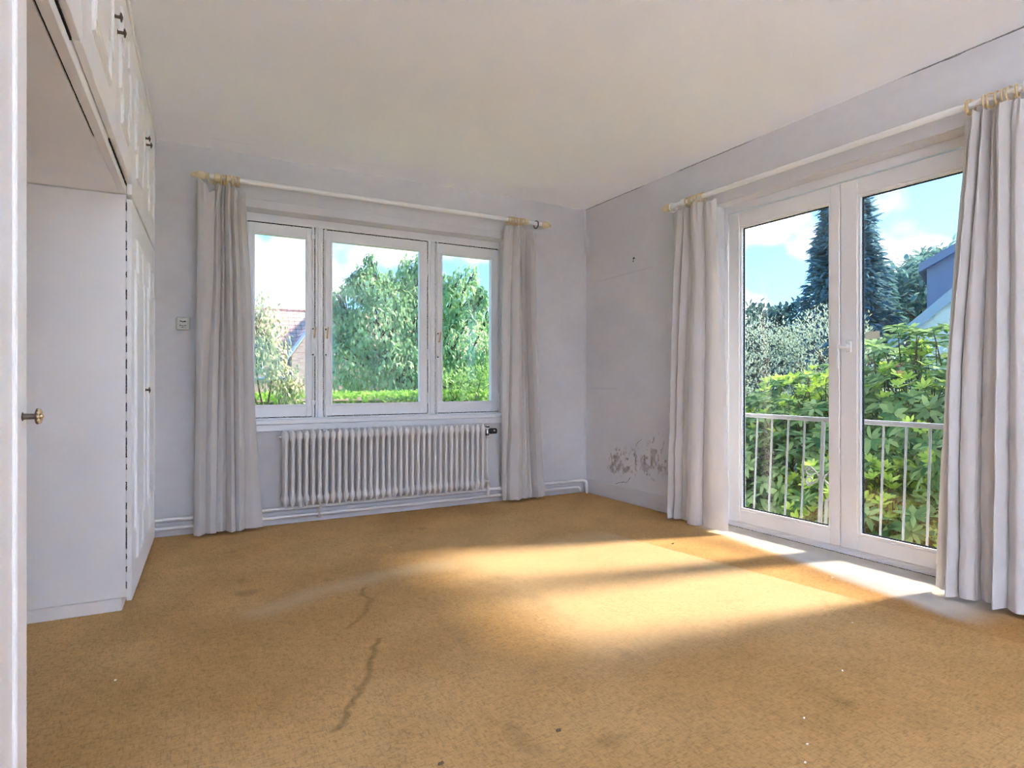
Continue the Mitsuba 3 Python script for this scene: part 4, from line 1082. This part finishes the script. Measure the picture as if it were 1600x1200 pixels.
# ------------------------------------------------------------------ brick house beyond the hedge
bh = thing('brick_house', 'red brick house with a tiled roof beyond the hedge', 'house')
add(bh + '__wall', cat(box(-9, 11, 19.4, 26, -2.1, 1.25, 0), box(-4.6, -.30, 19.05, 19.4, -2.1, 2.55, 0)), 'brick')
rf = mesh([(-9.3, 19.1, 1.12), (11.3, 19.1, 1.12), (11.3, 21.6, 3.90), (-9.3, 21.6, 3.90), (-9.3, 24.2, 1.12), (11.3, 24.2, 1.12)], [(0, 1, 2, 3), (3, 2, 5, 4)])
add(bh + '__roof', cat(rf, mesh([(-4.8, 18.95, 2.50), (-.12, 18.95, 2.50), (-.12, 20.8, 3.10), (-4.8, 20.8, 3.10)], [(0, 1, 2, 3)])), 'pantile')
add(bh + '__ridge', tube([(-9.3, 21.6, 3.91), (11.3, 21.6, 3.91)], .07, 8), 'pantile')
add(bh + '__gutter', tube([(-9.3, 19.06, 1.10), (11.3, 19.06, 1.10)], .06, 8), 'slate')
# cross gable on the right
cg = trimesh.convex.convex_hull(np.array([(.25, 19.0, -2.1), (3.2, 19.0, -2.1), (.25, 19.0, 1.95), (3.2, 19.0, 1.95), (1.72, 19.0, 4.1), (.25, 22, -2.1), (3.2, 22, -2.1), (.25, 22, 1.95), (3.2, 22, 1.95), (1.72, 22, 4.1)]))
add(bh + '__gable', cg, 'brick')
for sx in (-1, 1):
    a, b = np.array([1.72 + sx * 1.70, 18.9, 1.80]), np.array([1.72, 18.9, 4.22])
    add(bh + '__verge', tube([a, b], .07, 6), 'far_trim')
    q_ = [(a[0], 18.85, a[2]), (b[0], 18.85, b[2]), (b[0], 22, b[2]), (a[0], 22, a[2])]
    add(bh + '__gable_roof', mesh(q_, [(0, 1, 2, 3)]), 'pantile')


def house_window(key, x0, x1, y, z0, z1, cols=2, rows_=3):
    k = add(key + '__window', cat(box(x0, x1, y - .04, y, z0, z0 + .06, 0), box(x0, x1, y - .04, y, z1 - .06, z1, 0), box(x0, x0 + .06, y - .04, y, z0, z1, 0), box(x1 - .06, x1, y - .04, y, z0, z1, 0),
                                  *[box(x0 + (x1 - x0) * i / cols - .02, x0 + (x1 - x0) * i / cols + .02, y - .035, y, z0, z1, 0) for i in range(1, cols)],
                                  *[box(x0, x1, y - .035, y, z0 + (z1 - z0) * i / rows_ - .02, z0 + (z1 - z0) * i / rows_ + .02, 0) for i in range(1, rows_)]), 'far_white')
    add(k + '__pane', box(x0, x1, y - .012, y - .008, z0, z1, 0), 'far_glass')


house_window(bh, -1.45, -.72, 19.05, 1.36, 2.18)
house_window(bh, -3.3, -2.4, 19.05, 1.36, 2.18)
house_window(bh, .95, 1.5, 19.0, 1.1, 1.95)
house_window(bh, 4.6, 5.6, 19.4, -.4, .7)
add(bh + '__chimney', cat(box(5.4, 6.1, 21.2, 21.9, 3.2, 5.0, 0), box(5.33, 6.17, 21.13, 21.97, 4.85, 5.0, 0)), 'brick')

# ------------------------------------------------------------------ white gabled house on the right
wh = thing('gabled_house', 'white rendered house with dark slate gable behind the right pane', 'house')
HA = math.radians(38)
RT = np.array([math.cos(YAW), -math.sin(YAW)])
GD, HD = RT * math.cos(HA) - FWD[:2] * math.sin(HA), RT * math.sin(HA) + FWD[:2] * math.cos(HA)


def hp_(l, dpt, z):
    """l metres to the right along the gable, dpt metres behind it"""
    o = np.array([11.44, 3.38]) + GD * l + HD * dpt
    return (o[0], o[1], z)


SL = 0.93
ap = 4.2
gw = trimesh.convex.convex_hull(np.array([hp_(l, dd, z) for l, z in ((.1, -2.1), (2 * ap - .1, -2.1), (.1, 2.10), (2 * ap - .1, 2.10), (ap, 2.10 + ap * SL)) for dd in (0, 7)]))
add(wh + '__gable_wall', gw, 'far_white')
for i in range(7):
    z = 2.35 + i * .28
    l0 = max(.12, (z + .24 - 2.10) / SL + .02)
    add(wh + '__board', trimesh.convex.convex_hull(np.array([hp_(l, dd, zz) for l in (l0, 2 * ap - l0) for dd in (-.02, .01) for zz in (z, z + .24)])), 'far_white')
for sgn in (0, 1):
    e = [(-.35, 1.76), (ap, 1.76 + (ap + .35) * SL)]
    e = [(l if not sgn else 2 * ap - l, z) for l, z in e]
    add(wh + '__roof', trimesh.convex.convex_hull(np.array([hp_(l, dd, z + dz) for l, z in e for dd in (-.05, 7.2) for dz in (0, .10)])), 'slate')
    add(wh + '__verge_board', trimesh.convex.convex_hull(np.array([hp_(l, dd, z + dz) for l, z in e for dd in (-.10, -.05) for dz in (-.10, .18)])), 'far_trim')
dm = [(.22, 2.2), (.22, 4.05), (3.6, 4.05 + 3.38 * .57), (3.6, 2.2)]
add(wh + '__dormer', trimesh.convex.convex_hull(np.array([hp_(l, dd, z) for l, z in dm for dd in (3.0, 6.5)])), 'slate')
dm = [(.05, 3.92), (3.6, 3.92 + 3.55 * .57)]
add(wh + '__dormer_roof', trimesh.convex.convex_hull(np.array([hp_(l, dd, z + dz) for l, z in dm for dd in (2.8, 6.8) for dz in (0, .22)])), 'slate')
